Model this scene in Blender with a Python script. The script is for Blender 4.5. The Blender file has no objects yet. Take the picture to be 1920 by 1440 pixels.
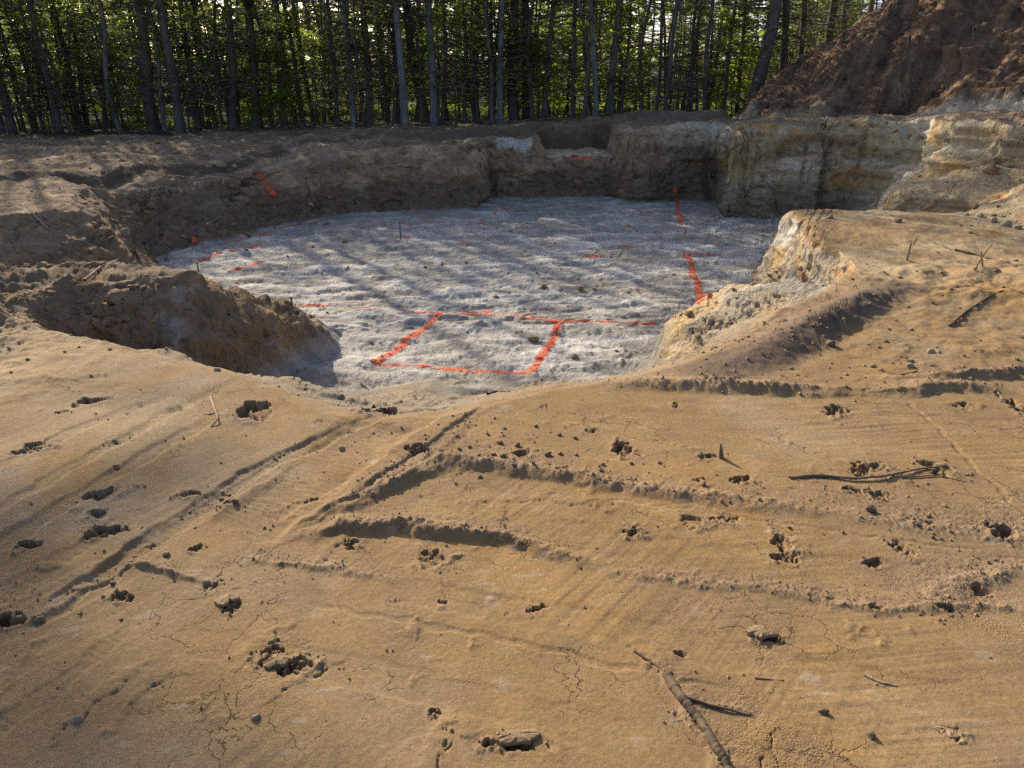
import bpy, math, random
import numpy as np
from mathutils import Vector, Matrix
from mathutils.bvhtree import BVHTree

# ------------------------------------------------------------------ camera, sky, sun, exposure
scene = bpy.context.scene
COL = scene.collection
PITCH = math.radians(22.5)          # camera looks down by this much
FPX = 1400.0                        # focal length in pixels of the 1920 px wide photograph
CAM_Z = 1.6
cam_d = bpy.data.cameras.new('camera'); cam = bpy.data.objects.new('camera', cam_d); COL.objects.link(cam)
cam_d.sensor_fit = 'HORIZONTAL'; cam_d.sensor_width = 36.0; cam_d.lens = 36.0 * FPX / 1920.0
cam_d.clip_start = 0.05; cam_d.clip_end = 2000.0
cam.location = (0, 0, CAM_Z); cam.rotation_euler = (math.pi / 2 - PITCH, 0, 0)
scene.camera = cam

SUN_EL = math.radians(27.0)
SUN_AZ = math.radians(33.0)         # degrees to the left of straight ahead
world = bpy.data.worlds.new('World'); scene.world = world; world.use_nodes = True
wn = world.node_tree.nodes; wl = world.node_tree.links
bg = wn['Background']; sky = wn.new('ShaderNodeTexSky'); sky.sky_type = 'NISHITA'; sky.sun_disc = False
sky.sun_elevation = SUN_EL; sky.sun_rotation = -SUN_AZ
sky.air_density = 0.6; sky.dust_density = 2.2; sky.ozone_density = 0.5
wl.new(sky.outputs[0], bg.inputs[0]); bg.inputs[1].default_value = 0.14
sun_d = bpy.data.lights.new('sun', 'SUN'); sun_d.energy = 4.8; sun_d.angle = math.radians(0.55); sun_d.color = (1.0, 0.88, 0.69)
sun = bpy.data.objects.new('sun', sun_d); COL.objects.link(sun)
SUN_DIR = Vector((-math.sin(SUN_AZ) * math.cos(SUN_EL), math.cos(SUN_AZ) * math.cos(SUN_EL), math.sin(SUN_EL)))
sun.rotation_euler = SUN_DIR.to_track_quat('Z', 'Y').to_euler(); sun.location = (-10, 20, 20)
vs = scene.view_settings
vs.view_transform = 'Standard'; vs.look = 'None'; vs.gamma = 1.0; vs.use_curve_mapping = False; vs.exposure = 0.62
scene.cycles.use_denoising = False; scene.cycles.max_bounces = 6; scene.cycles.diffuse_bounces = 3; scene.cycles.transmission_bounces = 3
scene.cycles.transparent_max_bounces = 6; scene.cycles.sample_clamp_indirect = 4.0

rng = np.random.default_rng(7)
random.seed(7)

# ------------------------------------------------------------------ pixel helpers
CP, SP = math.cos(PITCH), math.sin(PITCH)
def ray(u, v):
    dx = (u - 960.0) / FPX; dz = -(v - 720.0) / FPX
    return np.array([dx, CP + dz * SP, -SP + dz * CP])
def P(u, v, z=0.0):
    d = ray(u, v); t = (z - CAM_Z) / d[2]
    return (d[0] * t, d[1] * t)
def PL(pts, z=0.0): return [P(u, v, z) for u, v in pts]

# ------------------------------------------------------------------ numpy noise
_ga = rng.uniform(0, 2 * np.pi, 256).astype(np.float32)
_gx, _gy = np.cos(_ga), np.sin(_ga)
def _hash(ix, iy, seed):
    h = ix.astype(np.uint32) * np.uint32(374761393) + iy.astype(np.uint32) * np.uint32(668265263) + np.uint32((seed * 974711 + 12345) & 0xffffffff)
    h = (h ^ (h >> np.uint32(13))) * np.uint32(1274126177)
    return ((h ^ (h >> np.uint32(16))) >> np.uint32(8)) & np.uint32(255)
def gn(x, y, seed=0):
    x = np.asarray(x, np.float32); y = np.asarray(y, np.float32)
    fx = np.floor(x); fy = np.floor(y)
    ix = fx.astype(np.int64); iy = fy.astype(np.int64)
    x = x - fx; y = y - fy
    sx = x * x * x * (x * (x * 6 - 15) + 10); sy = y * y * y * (y * (y * 6 - 15) + 10)
    def g(ox, oy):
        k = _hash(ix + ox, iy + oy, seed)
        return _gx[k] * (x - ox) + _gy[k] * (y - oy)
    a = g(0, 0); a = a + sx * (g(1, 0) - a)
    b = g(0, 1); b = b + sx * (g(1, 1) - b)
    return (a + sy * (b - a)) * 1.5
def fbm(x, y, f, octv=4, seed=0, gain=0.5, lac=2.03):
    s = 0.0; a = 1.0; tot = 0.0
    for i in range(octv):
        s = s + a * gn(x * f + 17.3 * i, y * f - 9.1 * i, seed + i); tot += a
        a *= gain; f *= lac
    return s / tot
def ridge(x, y, f, octv=3, seed=0):
    s = 0.0; a = 1.0; tot = 0.0
    for i in range(octv):
        s = s + a * (1 - 2 * np.abs(gn(x * f + 7.7 * i, y * f + 3.3 * i, seed + i))); tot += a
        a *= 0.5; f *= 2.07
    return s / tot
def sst(a, b, x):
    t = np.clip((x - a) / (b - a), 0, 1); return t * t * (3 - 2 * t)

def poly_sd(px, py, poly):
    """signed distance, positive inside a closed polygon"""
    n = len(poly); d2 = np.full(px.shape, 1e9, np.float32); ins = np.zeros(px.shape, bool)
    for i in range(n):
        ax, ay = poly[i]; bx, by = poly[(i + 1) % n]
        ex, ey = bx - ax, by - ay; L = ex * ex + ey * ey + 1e-12
        t = np.clip(((px - ax) * ex + (py - ay) * ey) / L, 0, 1)
        dx = px - ax - t * ex; dy = py - ay - t * ey
        d2 = np.minimum(d2, dx * dx + dy * dy)
        c = (ay > py) != (by > py)
        xi = ax + (py - ay) * ex / (ey if abs(ey) > 1e-9 else 1e-9)
        ins ^= c & (px < xi)
    d = np.sqrt(d2)
    return np.where(ins, d, -d)
def line_d(px, py, pts):
    """distance to a polyline, position along it 0..1, side sign"""
    d2 = np.full(px.shape, 1e9, np.float32); s = np.zeros(px.shape, np.float32); side = np.zeros(px.shape, np.float32)
    lens = [math.hypot(pts[i+1][0]-pts[i][0], pts[i+1][1]-pts[i][1]) for i in range(len(pts)-1)]
    tot = sum(lens); acc = 0.0
    for i in range(len(pts) - 1):
        ax, ay = pts[i]; bx, by = pts[i + 1]; ex, ey = bx - ax, by - ay
        t = np.clip(((px - ax) * ex + (py - ay) * ey) / (ex*ex + ey*ey + 1e-12), 0, 1)
        dx = px - ax - t * ex; dy = py - ay - t * ey; dd = dx*dx + dy*dy
        m = dd < d2
        d2 = np.where(m, dd, d2); s = np.where(m, (acc + t * lens[i]) / tot, s)
        side = np.where(m, np.sign(ex * dy - ey * dx), side)
        acc += lens[i]
    return np.sqrt(d2), s, side

# ------------------------------------------------------------------ the lie of the land
FLOOR_Z = -1.0
R1 = [(-60, 6.7), (-7, 6.9), (-4.9, 6.95), (-3.7, 6.8), (-2.94, 6.55), (-2.72, 6.48), (-2.85, 6.42), (-3.2, 6.46), (-3.7, 6.35), (-4.3, 5.95),
      (-3.7, 5.2), (-2.95, 4.72), (-2.2, 4.34), (-1.6, 4.02), (-1.0, 3.45), (-0.35, 3.40), (0.12, 3.72), (0.35, 3.80), (0.67, 3.93), (1.1, 4.2),
      (1.6, 4.75), (2.0, 5.2), (2.4, 5.65), (2.75, 6.1), (3.02, 6.42), (3.13, 6.75), (3.16, 7.2), (3.28, 8.3), (3.45, 9.4), (4.5, 9.45), (6.0, 9.3), (60, 9.2), (60, -60), (-60, -60)]
F1 = [(-60, 7.9), (-7, 7.9), (-5.2, 8.0), (-4.0, 7.8), (-3.0, 7.8), (-2.3, 8.0), (-1.85, 7.8), (-1.72, 7.3), (-1.95, 6.75), (-2.15, 6.1), (-2.45, 5.62), (-3.0, 5.4),
      (-2.6, 5.05), (-1.95, 5.35), (-1.55, 5.9), (-1.15, 6.25), (-0.7, 6.4), (0.0, 5.75), (0.8, 5.7), (1.12, 6.3), (1.25, 6.8), (1.65, 7.15), (2.05, 7.2),
      (2.45, 6.95), (2.82, 6.82), (2.94, 7.1), (3.0, 8.0), (3.1, 9.1), (3.18, 9.75), (3.5, 10.1), (4.5, 10.0), (6.0, 9.9), (60, 9.9), (60, -60), (-60, -60)]
F2 = [(-60, 7.3), (-5.6, 7.3), (-4.5, 7.6), (-4.05, 8.3), (-4.25, 9.3), (-4.9, 10.4), (-5.3, 11.2), (-4.85, 12.6), (-4.3, 13.9), (-3.75, 15.1), (-2.4, 15.5),
      (-0.75, 15.85), (-0.50, 17.25), (0.5, 17.5), (2.25, 17.6), (2.45, 16.95), (4.5, 16.8), (4.48, 15.7), (4.2, 14.85), (5.0, 14.7), (6.35, 14.45), (6.4, 13.6), (5.75, 12.4), (6.0, 11.7), (6.65, 11.5),
      (6.5, 10.6), (5.7, 9.7), (5.5, 9.0), (5.5, 8.0), (5.9, 6.3), (7.0, 4.0), (10, 0), (60, -10), (60, 300), (-60, 300)]
R2 = [(-60, 8.5), (-6.6, 8.4), (-5.6, 8.6), (-5.35, 9.2), (-5.9, 10.3), (-6.3, 11.3), (-6.0, 12.8), (-5.3, 14.3), (-4.35, 15.75), (-3.95, 15.95), (-2.6, 16.25),
      (-1.2, 16.45), (-0.9, 16.8), (-0.66, 17.6), (0.5, 17.85), (2.2, 17.95), (2.62, 17.3), (4.72, 17.2), (4.72, 16.0), (4.45, 15.12), (5.3, 14.98), (6.6, 14.75), (7.35, 14.1), (7.15, 12.7), (7.5, 11.9), (8.0, 11.5),
      (7.9, 10.6), (7.4, 9.8), (7.35, 8.4), (7.3, 6.6), (8.3, 4.4), (11.5, 0.5), (60, -9), (60, 300), (-60, 300)]
# low bank at the back left (a second, smaller terrace)
R3 = [(-60, 11.6), (-7.6, 11.5), (-6.9, 12.8), (-6.4, 14.4), (-5.6, 15.4), (-5.0, 16.9), (-3.5, 18.3), (-1.0, 18.9), (0.5, 19.1), (2.4, 19.3), (5, 19.5), (5, 300), (-60, 300)]
F3 = [(-60, 10.9), (-7.2, 10.9), (-6.4, 12.5), (-5.9, 14.0), (-5.1, 14.9), (-4.5, 16.4), (-3.2, 17.7), (-0.9, 18.4), (0.5, 18.7), (2.4, 18.9), (5.4, 19.0), (5.4, 300), (-60, 300)]
TOE = [(5.3, 18.6), (5.7, 17.2), (6.9, 16.3), (8.4, 15.0), (9.6, 13.4), (11.5, 11.6), (15, 11.0), (20, 14), (21, 22), (16, 29), (10, 28.5), (6.8, 24.5), (5.6, 21)]
ZT2 = [(-9, 8, .14), (-7, 10.5, .14), (-5.5, 14.3, -.2), (-6.2, 12.6, -.08), (-7, 14, .02), (-6, 17.5, .02), (-3.9, 16.4, .26), (-4.7, 15.9, -.02), (-1.5, 16.8, .22), (-1, 20, .1), (.0, 17.8, .24), (0.5, 20.5, .2), (3, 17.8, .56),
       (4.6, 17.8, .62), (3, 21, .3), (4.8, 15.3, .74), (6.3, 14.5, .82), (7.2, 11.5, .95), (7.2, 9, .95), (8, 5, .9), (9, 14, .95), (12, 18, .8), (15, 25, .5), (-10, 22, 0), (0, 26, .05), (8, 26, .3), (-12, 14, .05)]

def idw(x, y, pts):
    w = np.zeros_like(x); s = np.zeros_like(x)
    for px, py, pz in pts:
        k = 1.0 / ((x - px) ** 2 + (y - py) ** 2 + 0.15) ** 1.5
        w += k; s += k * pz
    return s / w

def base(x, y):
    """large forms: returns height and the masks of every layer"""
    x = np.asarray(x, np.float32); y = np.asarray(y, np.float32)
    d = np.hypot(x, y)
    far = sst(4.0, 7.0, d)
    # ragged outlines: the plan is warped by noise
    wx = x + far * (0.17 * fbm(x, y, 0.9, 2, 11) + 0.06 * fbm(x, y, 2.6, 2, 12)) + (1 - far) * 0.05 * fbm(x, y, 2.5, 3, 15)
    wy = y + far * (0.17 * fbm(x, y, 0.9, 2, 13) + 0.06 * fbm(x, y, 2.6, 2, 14)) + (1 - far) * 0.05 * fbm(x, y, 2.5, 3, 16)
    # pit floor
    zf = FLOOR_Z + 0.03 * fbm(x, y, 0.35, 2, 21)
    # middle level
    r = poly_sd(wx, wy, R1); f = poly_sd(wx, wy, F1)
    t1 = np.where(r >= 0, 1.0, np.where(f <= 0, 0.0, f / np.maximum(f - r, 1e-4)))
    zt1 = 0.05 * fbm(x, y, 0.3, 2, 22) * sst(3.5, 6, d) + 0.03 * sst(0.5, 4.5, x)
    zt1 = zt1 + 0.10 * sst(3.0, 4.5, x) * sst(4.2, 5.5, y) * (1 - sst(5.8, 7.0, y))
    tongue = sst(0.9, 1.5, x) * (1 - sst(2.6, 3.1, x)) * sst(5.0, 6.0, y)
    bench = sst(2.6, 3.1, x) * sst(5.5, 6.5, y)
    mound = (1 - sst(-1.6, -1.2, x)) * sst(4.9, 5.4, y)
    p1 = np.power(np.clip(t1, 0, 1), 1.0 - 0.1 * mound)
    p1 = p1 * (1 - tongue) + tongue * ((.34 + .34 * sst(1.3, 2.3, x)) * sst(0.0, 0.12, t1) + (.66 - .34 * sst(1.3, 2.3, x)) * np.power(np.clip(t1, 0, 1), .9))
    p1 = p1 * (1 - bench) + bench * (0.85 * p1 + 0.15 * sst(0.15, 0.85, p1))
    ramp = (1 - tongue) * (1 - bench) * (1 - mound)
    p1 = p1 * (1 - ramp) + ramp * (0.45 * np.power(np.clip(t1, 0, 1), 1.1) + 0.55 * (0.5 - 0.5 * np.cos(np.pi * np.clip(t1, 0, 1))))
    h1 = zf + (zt1 - zf) * p1
    # hump of the left-hand bank
    h1 = h1 + 0.0 * np.exp(-(((x + 2.95) / 0.7) ** 2 + ((y - 6.45) / 0.35) ** 2)) - 0.05 * np.exp(-(((x + 3.9) / 0.9) ** 2 + ((y - 5.9) / 0.4) ** 2))
    # upper level
    r = poly_sd(wx, wy, R2); f = poly_sd(wx, wy, F2)
    t2 = np.where(r >= 0, 1.0, np.where(f <= 0, 0.0, f / np.maximum(f - r, 1e-4)))
    zt2 = idw(x, y, ZT2)
    r3 = poly_sd(wx, wy, R3); f3 = poly_sd(wx, wy, F3)
    t3 = np.where(r3 >= 0, 1.0, np.where(f3 <= 0, 0.0, f3 / np.maximum(f3 - r3, 1e-4)))
    zt2 = zt2 + (0.17 + 0.08 * sst(-4, 2, x)) * sst(0.15, 0.7, t3)
    zt2 = zt2 + 0.16 * fbm(x, y, 0.8, 3, 26) * sst(8, 12, y) * (1 - sst(19, 21, y))
    # step cut into the back wall
    nb = np.minimum(np.minimum(wx - 0.62, 2.32 - wx), 19.5 - wy)
    zt2 = zt2 + (np.minimum(-0.13, zt2) - zt2) * sst(-0.06, 0.06, nb)
    # the ground falls away gently under the trees
    fall = sst(21, 36, d)
    zt2 = zt2 * (1 - fall) + fall * (-0.25 + 0.02 * fbm(x, y, 0.1, 2, 25)) 
    zt2 = zt2 + 5.0 * sst(70, 200, d)
    slump = sst(5.2, 6.4, x) * (1 - sst(13.5, 14.5, y))
    leftb = 1 - sst(-5.2, -4.2, x)
    steep = np.clip(1 - slump - leftb, 0, 1)
    tt = np.clip(t2, 0, 1)
    pv = 0.24 * tt + 0.70 * sst(0.22, 0.68, tt) + 0.06 * sst(0.0, 0.3, tt)
    pr = tt + 0.10 * np.sin(tt * 2 * np.pi) * slump
    pl = sst(-0.15, 1.1, tt)
    p2 = steep * pv + (slump * pr + leftb * pl) * (1 - steep) / np.maximum(slump + leftb, 1e-4)
    p2 = np.where(tt <= 0, 0, np.where(tt >= 1, 1, np.clip(p2, 0, 1)))
    h2 = h1 + (zt2 - h1) * p2
    # spoil heap
    sd = poly_sd(x + 0.35 * fbm(x, y, 0.5, 3, 31), y + 0.35 * fbm(x, y, 0.5, 3, 32), TOE)
    hp = np.where(sd > 0, 0.80 * sd - 0.055 * np.maximum(sd - 3.0, 0) ** 2, 0)
    hp = np.where(sd > 0, np.where(sd > 6.5, 0.80 * 6.5 - 0.055 * 3.5 ** 2, hp), 0)
    return h2 + hp, dict(t1=t1, t2=t2, t3=t3, sd=sd, tongue=tongue, bench=bench, mound=mound, slump=slump, leftb=leftb, ramp=ramp, d=d, hp=hp, notch=nb)

# ---- small marks pressed or pushed into the near ground, traced from the photograph onto z = 0
# holes: u, v, width px, height px, turn (degrees in plan), depth (m)
HOLES = [(160, 755, 62, 17, 20, .045), (115, 774, 30, 9, 10, .025), (485, 770, 82, 30, 32, .06), (725, 752, 74, 30, 0, .09), (62, 838, 62, 22, 12, .04), (195, 925, 70, 18, 35, .05),
         (188, 965, 40, 22, 20, .035), (205, 996, 80, 18, 22, .07), (62, 1022, 60, 18, 20, .045), (358, 926, 40, 16, 10, .05), (430, 941, 20, 10, 0, .03), (785, 849, 46, 18, 15, .05), (585, 938, 32, 10, 10, .03),
         (980, 855, 32, 15, 0, .04), (1176, 843, 46, 24, -10, .055), (1562, 774, 34, 22, -40, .06), (1582, 776, 22, 14, -20, .03), (1806, 768, 40, 12, -30, .035), (1270, 763, 18, 12, 0, .03), (1335, 856, 50, 12, 0, .03), (1390, 903, 40, 14, -10, .05),
         (1632, 885, 62, 34, 0, .035), (1758, 882, 56, 24, -10, .035), (1605, 923, 46, 12, -12, .045), (1655, 932, 44, 16, -5, .03), (1185, 1000, 34, 16, 0, .035), (1470, 1022, 30, 50, 12, .03), (1475, 1046, 46, 14, 0, .03),
         (1700, 1033, 22, 34, 25, .04), (1678, 1028, 12, 26, 20, .025), (1640, 1056, 38, 14, 0, .035), (1445, 1197, 46, 14, 0, .03), (1005, 1141, 34, 16, 10, .035), (440, 1140, 40, 24, 40, .035), (232, 1117, 44, 20, 38, .04), (16, 1165, 60, 30, 0, .06),
         (508, 1228, 34, 44, -30, .025), (556, 1252, 64, 36, 10, .035), (965, 1396, 90, 26, 4, .035), (1790, 1380, 36, 24, -30, .03), (817, 1338, 26, 12, 0, .02), (1842, 1112, 40, 22, 0, .03), (1890, 1004, 56, 28, -10, .06), (1640, 1140, 22, 14, 0, .03),
         (1778, 1146, 34, 14, -10, .035), (280, 1020, 18, 10, 0, .02), (370, 1030, 30, 10, 20, .03), (60, 950, 14, 6, 0, .015), (1910, 772, 30, 34, 0, .04), (330, 768, 34, 12, 20, .025), (220, 830, 24, 7, 15, .02), (218, 878, 20, 8, 25, .03),
         (1300, 978, 70, 26, -12, .02), (1365, 975, 50, 10, -14, .02), (810, 1048, 60, 34, 0, .02), (400, 1100, 44, 18, 10, .02), (260, 760, 20, 6, 0, .02), (660, 1020, 34, 18, 40, .035), (1020, 762, 20, 8, 0, .015), (1115, 808, 40, 8, 0, .015), (1280, 1225, 30, 14, 0, .02),
         (390, 752, 26, 8, 20, .02), (180, 708, 44, 6, 6, .025), (600, 790, 24, 8, 0, .015), (950, 1150, 10, 8, 0, .015), (1190, 905, 16, 8, 0, .02), (1310, 905, 16, 8, 0, .02), (740, 1130, 30, 8, 0, .012), (830, 1130, 18, 8, 0, .015)]
# ridges (windrows): points px, half width m, height m, roughness m, lee step
RIDGES = [([(640, 955), (740, 905), (830, 868), (900, 872), (1010, 888), (1120, 905), (1240, 925), (1400, 945), (1580, 968), (1680, 985)], .060, .042, .022, 1, (0.5, 1, 1, 1, .9, .8, .75, .55, .3, .1)),
          ([(580, 1005), (640, 985), (700, 990), (760, 985), (850, 998), (950, 1012), (1040, 1038), (1130, 1058), (1180, 1070)], .045, .045, .022, 1, (.3, 1, 1, 1, 1, .9, .6, .25, 0)),
          ([(60, 1160), (150, 1105), (255, 1052), (320, 1072), (385, 1090)], .022, .022, .010, 1, (.7, .9, 1, .9, .3)),
          ([(470, 1050), (560, 1062), (640, 1072), (740, 1088)], .030, .012, .010, 0, (.5, 1, 1, .3)),
          ([(1150, 1072), (1300, 1092), (1420, 1100), (1520, 1118), (1620, 1142), (1700, 1138), (1790, 1140), (1920, 1150)], .035, .010, .012, 0, (.3, .7, .9, 1, 1, .8, 1, .6)),
          ([(1120, 722), (1200, 722), (1300, 726), (1420, 732), (1560, 738)], .085, .065, .012, 1, (.1, .7, 1, 1, .35)),
          ([(1560, 738), (1700, 740), (1760, 732), (1840, 736), (1900, 742)], .070, .05, .010, 1, (.2, .35, 1, 1, .1)),
          ([(1330, 700), (1440, 664), (1540, 610), (1620, 570), (1690, 548)], .25, .10, .012, 0, (.2, .8, 1, 1, .3)),
          ([(1640, 715), (1760, 715), (1880, 712), (1910, 700)], .07, .06, .02, 0, (.1, .4, 1, .6)),
          ([(1600, 968), (1740, 990), (1830, 1000), (1920, 1010)], .09, .012, .014, 0, (.4, .8, 1, 1)),
          ([(1740, 1130), (1800, 1095), (1850, 1085), (1920, 1075)], .07, .020, .016, 0, (.5, 1, 1, .7)),
          ([(700, 905), (760, 880), (830, 845), (870, 800), (900, 770)], .05, .010, .012, 0, (.6, 1, .9, .6, .3)),
          ([(1235, 1250), (1262, 1285), (1292, 1335), (1325, 1385), (1355, 1450)], .028, .014, .016, 0, (.5, 1, 1, 1, 1)), ([(1300, 1312), (1345, 1328), (1410, 1342)], .016, .008, .008, 0, (1, .8, .4)),
          ([(560, 705), (640, 712), (720, 722), (800, 728)], .07, .04, .03, 0, (.8, 1, .7, .4))]
# crawler tracks: centre line px, half width m, sink m, bars
TRACKS = [([(-120, 1100), (60, 985), (300, 838), (420, 775)], .05, .012, 0), ([(60, 1165), (250, 1035), (480, 880), (700, 778), (880, 742)], .050, .015, 1),
          ([(430, 1010), (560, 925), (640, 850), (730, 790)], .17, .018, 1), ([(520, 990), (640, 930), (760, 850), (890, 752)], .06, -.018, 0),
          ([(-60, 900), (160, 800), (330, 735)], .04, .006, 0), ([(1690, 745), (1760, 810), (1850, 900), (1960, 1010)], .012, .006, 0), ([(-80, 1420), (120, 1270), (260, 1160)], .03, .005, 1), ([(150, 1110), (420, 930), (640, 800), (780, 742)], .055, .007, 1), ([(-100, 1010), (150, 870), (330, 765), (450, 712)], .035, .008, 0), ([(-100, 1180), (60, 1080), (250, 965)], .05, .006, 1),
          ([(930, 985), (1300, 1040), (1700, 1085), (1960, 1105)], .10, .004, 0), ([(700, 1100), (1100, 1165), (1500, 1255), (1960, 1350)], .07, .004, 0), ([(1000, 770), (1400, 800), (1960, 850)], .12, .004, 0), ([(300, 1190), (800, 1290), (1200, 1390)], .06, .003, 0),
          ([(1200, 750), (1500, 770), (1960, 800)], .03, .003, 0), ([(560, 1130), (900, 1190), (1400, 1300)], .012, .004, 0), ([(1100, 930), (1500, 985), (1960, 1060)], .010, .004, 0)]
CRACKS = [[(900, 945), (1010, 940), (1090, 950), (1150, 946), (1200, 960), (1260, 985)], [(820, 1440), (835, 1400), (845, 1370)], [(120, 1370), (190, 1310), (260, 1260)], [(460, 1240), (500, 1210), (530, 1190)],
          [(1190, 1215), (1220, 1240), (1260, 1270), (1290, 1320)], [(530, 1300), (580, 1270), (620, 1255)], [(260, 1310), (300, 1275), (330, 1270)], [(1420, 1440), (1440, 1400), (1450, 1380)], [(600, 1060), (640, 1020), (680, 985)], [(890, 1388), (930, 1400), (1010, 1385), (1025, 1400)]]
ZP = [(900, 830, 120, 55, .9), (960, 870, 150, 25, .8), (700, 930, 70, 40, .8), (790, 890, 90, 30, .9), (1850, 1105, 90, 50, .9), (1760, 985, 200, 28, .6), (1480, 925, 160, 25, .6), (400, 935, 60, 25, .9), (1200, 860, 50, 22, .9), (1660, 890, 70, 25, .7), (1650, 930, 70, 20, .6), (815, 1048, 50, 32, .6), (1490, 1045, 60, 28, .6),
      (100, 1110, 140, 45, .6), (680, 1000, 60, 30, .8), (1540, 1120, 220, 18, .5), (1800, 1140, 90, 22, .7), (1280, 1320, 60, 90, .5), (640, 715, 140, 22, .8), (1350, 715, 230, 20, .8), (1820, 728, 90, 18, .6), (1480, 640, 190, 60, .8), (560, 1240, 60, 30, .4), (960, 1395, 60, 20, .3), (450, 1140, 50, 25, .4), (620, 1080, 140, 16, .5)]
zone_w = []
for u, v, a, b, k in ZP:
    cx, cy = P(u, v); xa, _ = P(u + a, v); _, yb = P(u, v - b); zone_w.append((cx, cy, abs(xa - cx), abs(yb - cy), k))
hole_w = []
for u, v, w, h, rot, dep in HOLES:
    cx, cy = P(u, v); xa, _ = P(u - w / 2, v); xb, _ = P(u + w / 2, v); _, ya = P(u, v + h / 2); _, yb = P(u, v - h / 2)
    hole_w.append((cx, cy, abs(xb - xa) * .46, max(abs(yb - ya) * .46, 0.010), math.radians(rot) * 0.7, dep))
ridge_w = [(PL(p), w, h, r, lee, prof) for p, w, h, r, lee, prof in RIDGES]
track_w = [(PL(p), w, s, b) for p, w, s, b in TRACKS]
crack_w = [PL(p) for p in CRACKS]

def near_detail(x, y):
    """marks on the near ground; returns dz, loose (crumbly soil), dark (freshly turned) and bars"""
    dz = np.zeros_like(x); loose = np.zeros_like(x); turned = np.zeros_like(x)
    ju = 0.10 * fbm(x, y, 22, 3, 41); jv = 0.10 * fbm(x, y, 22, 3, 42)
    fine = fbm(x, y, 48, 3, 40, .65); grit = fbm(x, y, 26, 4, 43, 0.6); lump = np.abs(fbm(x, y, 13, 3, 44, 0.6))
    qx = x + 0.03 * fbm(x, y, 9, 2, 45); qy = y + 0.03 * fbm(x, y, 9, 2, 46)
    for pts, w, h, rough, lee, prof in ridge_w:
        x0 = min(p[0] for p in pts) - .5; x1 = max(p[0] for p in pts) + .5; y0 = min(p[1] for p in pts) - .5; y1 = max(p[1] for p in pts) + .5
        m = np.nonzero((x > x0) & (x < x1) & (y > y0) & (y < y1))[0]
        if not len(m): continue
        d, s, side = line_d(qx[m], qy[m], pts)
        k = np.interp(s, np.linspace(0, 1, len(prof)), prof).astype(np.float32)
        k = k * (1.0 - 0.35 * np.abs(fbm(qx[m], qy[m], 5.0, 2, 47)))
        # a scraped-up lip: abrupt, smooth face towards the camera, long crumbling back
        if lee:
            near_ = 1 - sst(0.0, w * 1.25, d); far_ = 0.55 * np.exp(-d / (w * 2.6)) + 0.45 * (1 - sst(0, w * 1.3, d))
            g = np.where(side < 0, near_, far_)
        else:
            g = np.clip(1 - d / w, 0, 1); g = g * g * (3 - 2 * g)
        crest = np.exp(-(d / (w * .8)) ** 2)
        dz[m] += k * (h * g * ((0.75 + 0.55 * lump[m]) if w < .2 else 1.0) + rough * crest * np.where(side < 0, .15, .75) * (0.35 * fine[m] + 0.8 * grit[m]))
        gg = np.exp(-(d / (w * np.where(side < 0, .7, 2.0))) ** 2) * np.minimum(k * 1.5, 1)
        loose[m] = np.maximum(loose[m], gg)
    for pts, w, s_, bars in track_w:
        d, s, side = line_d(qx, qy, pts)
        g = 1 - sst(w * 0.75, w * 1.15, d)
        g = g * sst(0, 0.08, s) * (1 - sst(0.92, 1, s))
        dz -= s_ * g * (0.75 + 0.5 * fbm(x, y, 3, 2, 48))
        if w > .025 and s_ > 0.0045: loose = np.maximum(loose, .55 * g * sst(-.05, .3, fbm(x, y, 4.5, 3, 56, .6)))
        if bars:
            L = sum(math.hypot(pts[i+1][0]-pts[i][0], pts[i+1][1]-pts[i][1]) for i in range(len(pts)-1))
            b = np.sin(s * L * 2 * np.pi / 0.035 + 2.5 * fbm(x, y, 6, 2, 49))
            dz += 0.0017 * g * b * (0.4 + 0.9 * np.abs(fbm(x, y, 4, 2, 50)))
            turned = np.maximum(turned, 0.5 * g * sst(-0.1, 0.35, fbm(x, y, 3.1, 3, 51)))
    for cx, cy, a, b, rot, dep in hole_w:
        R = max(a, b) * 2.6
        m = np.nonzero((np.abs(x - cx) < R) & (np.abs(y - cy) < R))[0]
        if not len(m): continue
        c, s = math.cos(rot), math.sin(rot)
        X = (x[m] - cx); Y = (y[m] - cy); sc = min(a, b * 2)
        k = int(abs(cx * 911 + cy * 577)) % 97
        xr = (X * c + Y * s) / a; yr = (-X * s + Y * c) / b
        jx = fbm(X, Y, 0.75 / sc, 3, 300 + k, .6); jy = fbm(X, Y, 0.75 / sc, 3, 400 + k, .6)
        xr = xr + 1.5 * jx; yr = yr + 1.5 * jy
        d = np.sqrt(xr * xr + yr * yr)
        sg = 1 if (k % 3) else -1
        wedge = np.clip(0.60 + 0.55 * (-xr * .55 + yr * .75), 0.05, 1.2)
        brk = sst(-.22, .02, fbm(X, Y, 2.2 / sc, 3, 500 + k, .6) + (.25 if k % 2 else .0))
        dz[m] -= 0.78 * dep * (1 - sst(0.86, 1.0, d)) * brk * wedge * (1 + 1.0 * grit[m])
        out = np.exp(-((d - 1.3) / 0.35) ** 2) * np.clip(.5 - .6 * sg * xr + jx, 0, 1)
        dz[m] += out * (0.10 * dep + 0.30 * dep * np.maximum(grit[m], 0))
        loose[m] = np.maximum(loose[m], 0.75 * np.exp(-((d - 1.35) / 0.6) ** 2) * np.clip(.45 - .6 * sg * xr + 1.2 * jx, 0, 1))
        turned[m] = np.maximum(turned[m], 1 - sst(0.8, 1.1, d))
    zp = np.zeros_like(x)
    for ex_, ey_, ea_, eb_, ek_ in zone_w: zp = np.maximum(zp, ek_ * np.exp(-(((x - ex_) / ea_) ** 2 + ((y - ey_) / eb_) ** 2) * 1.2))
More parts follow.
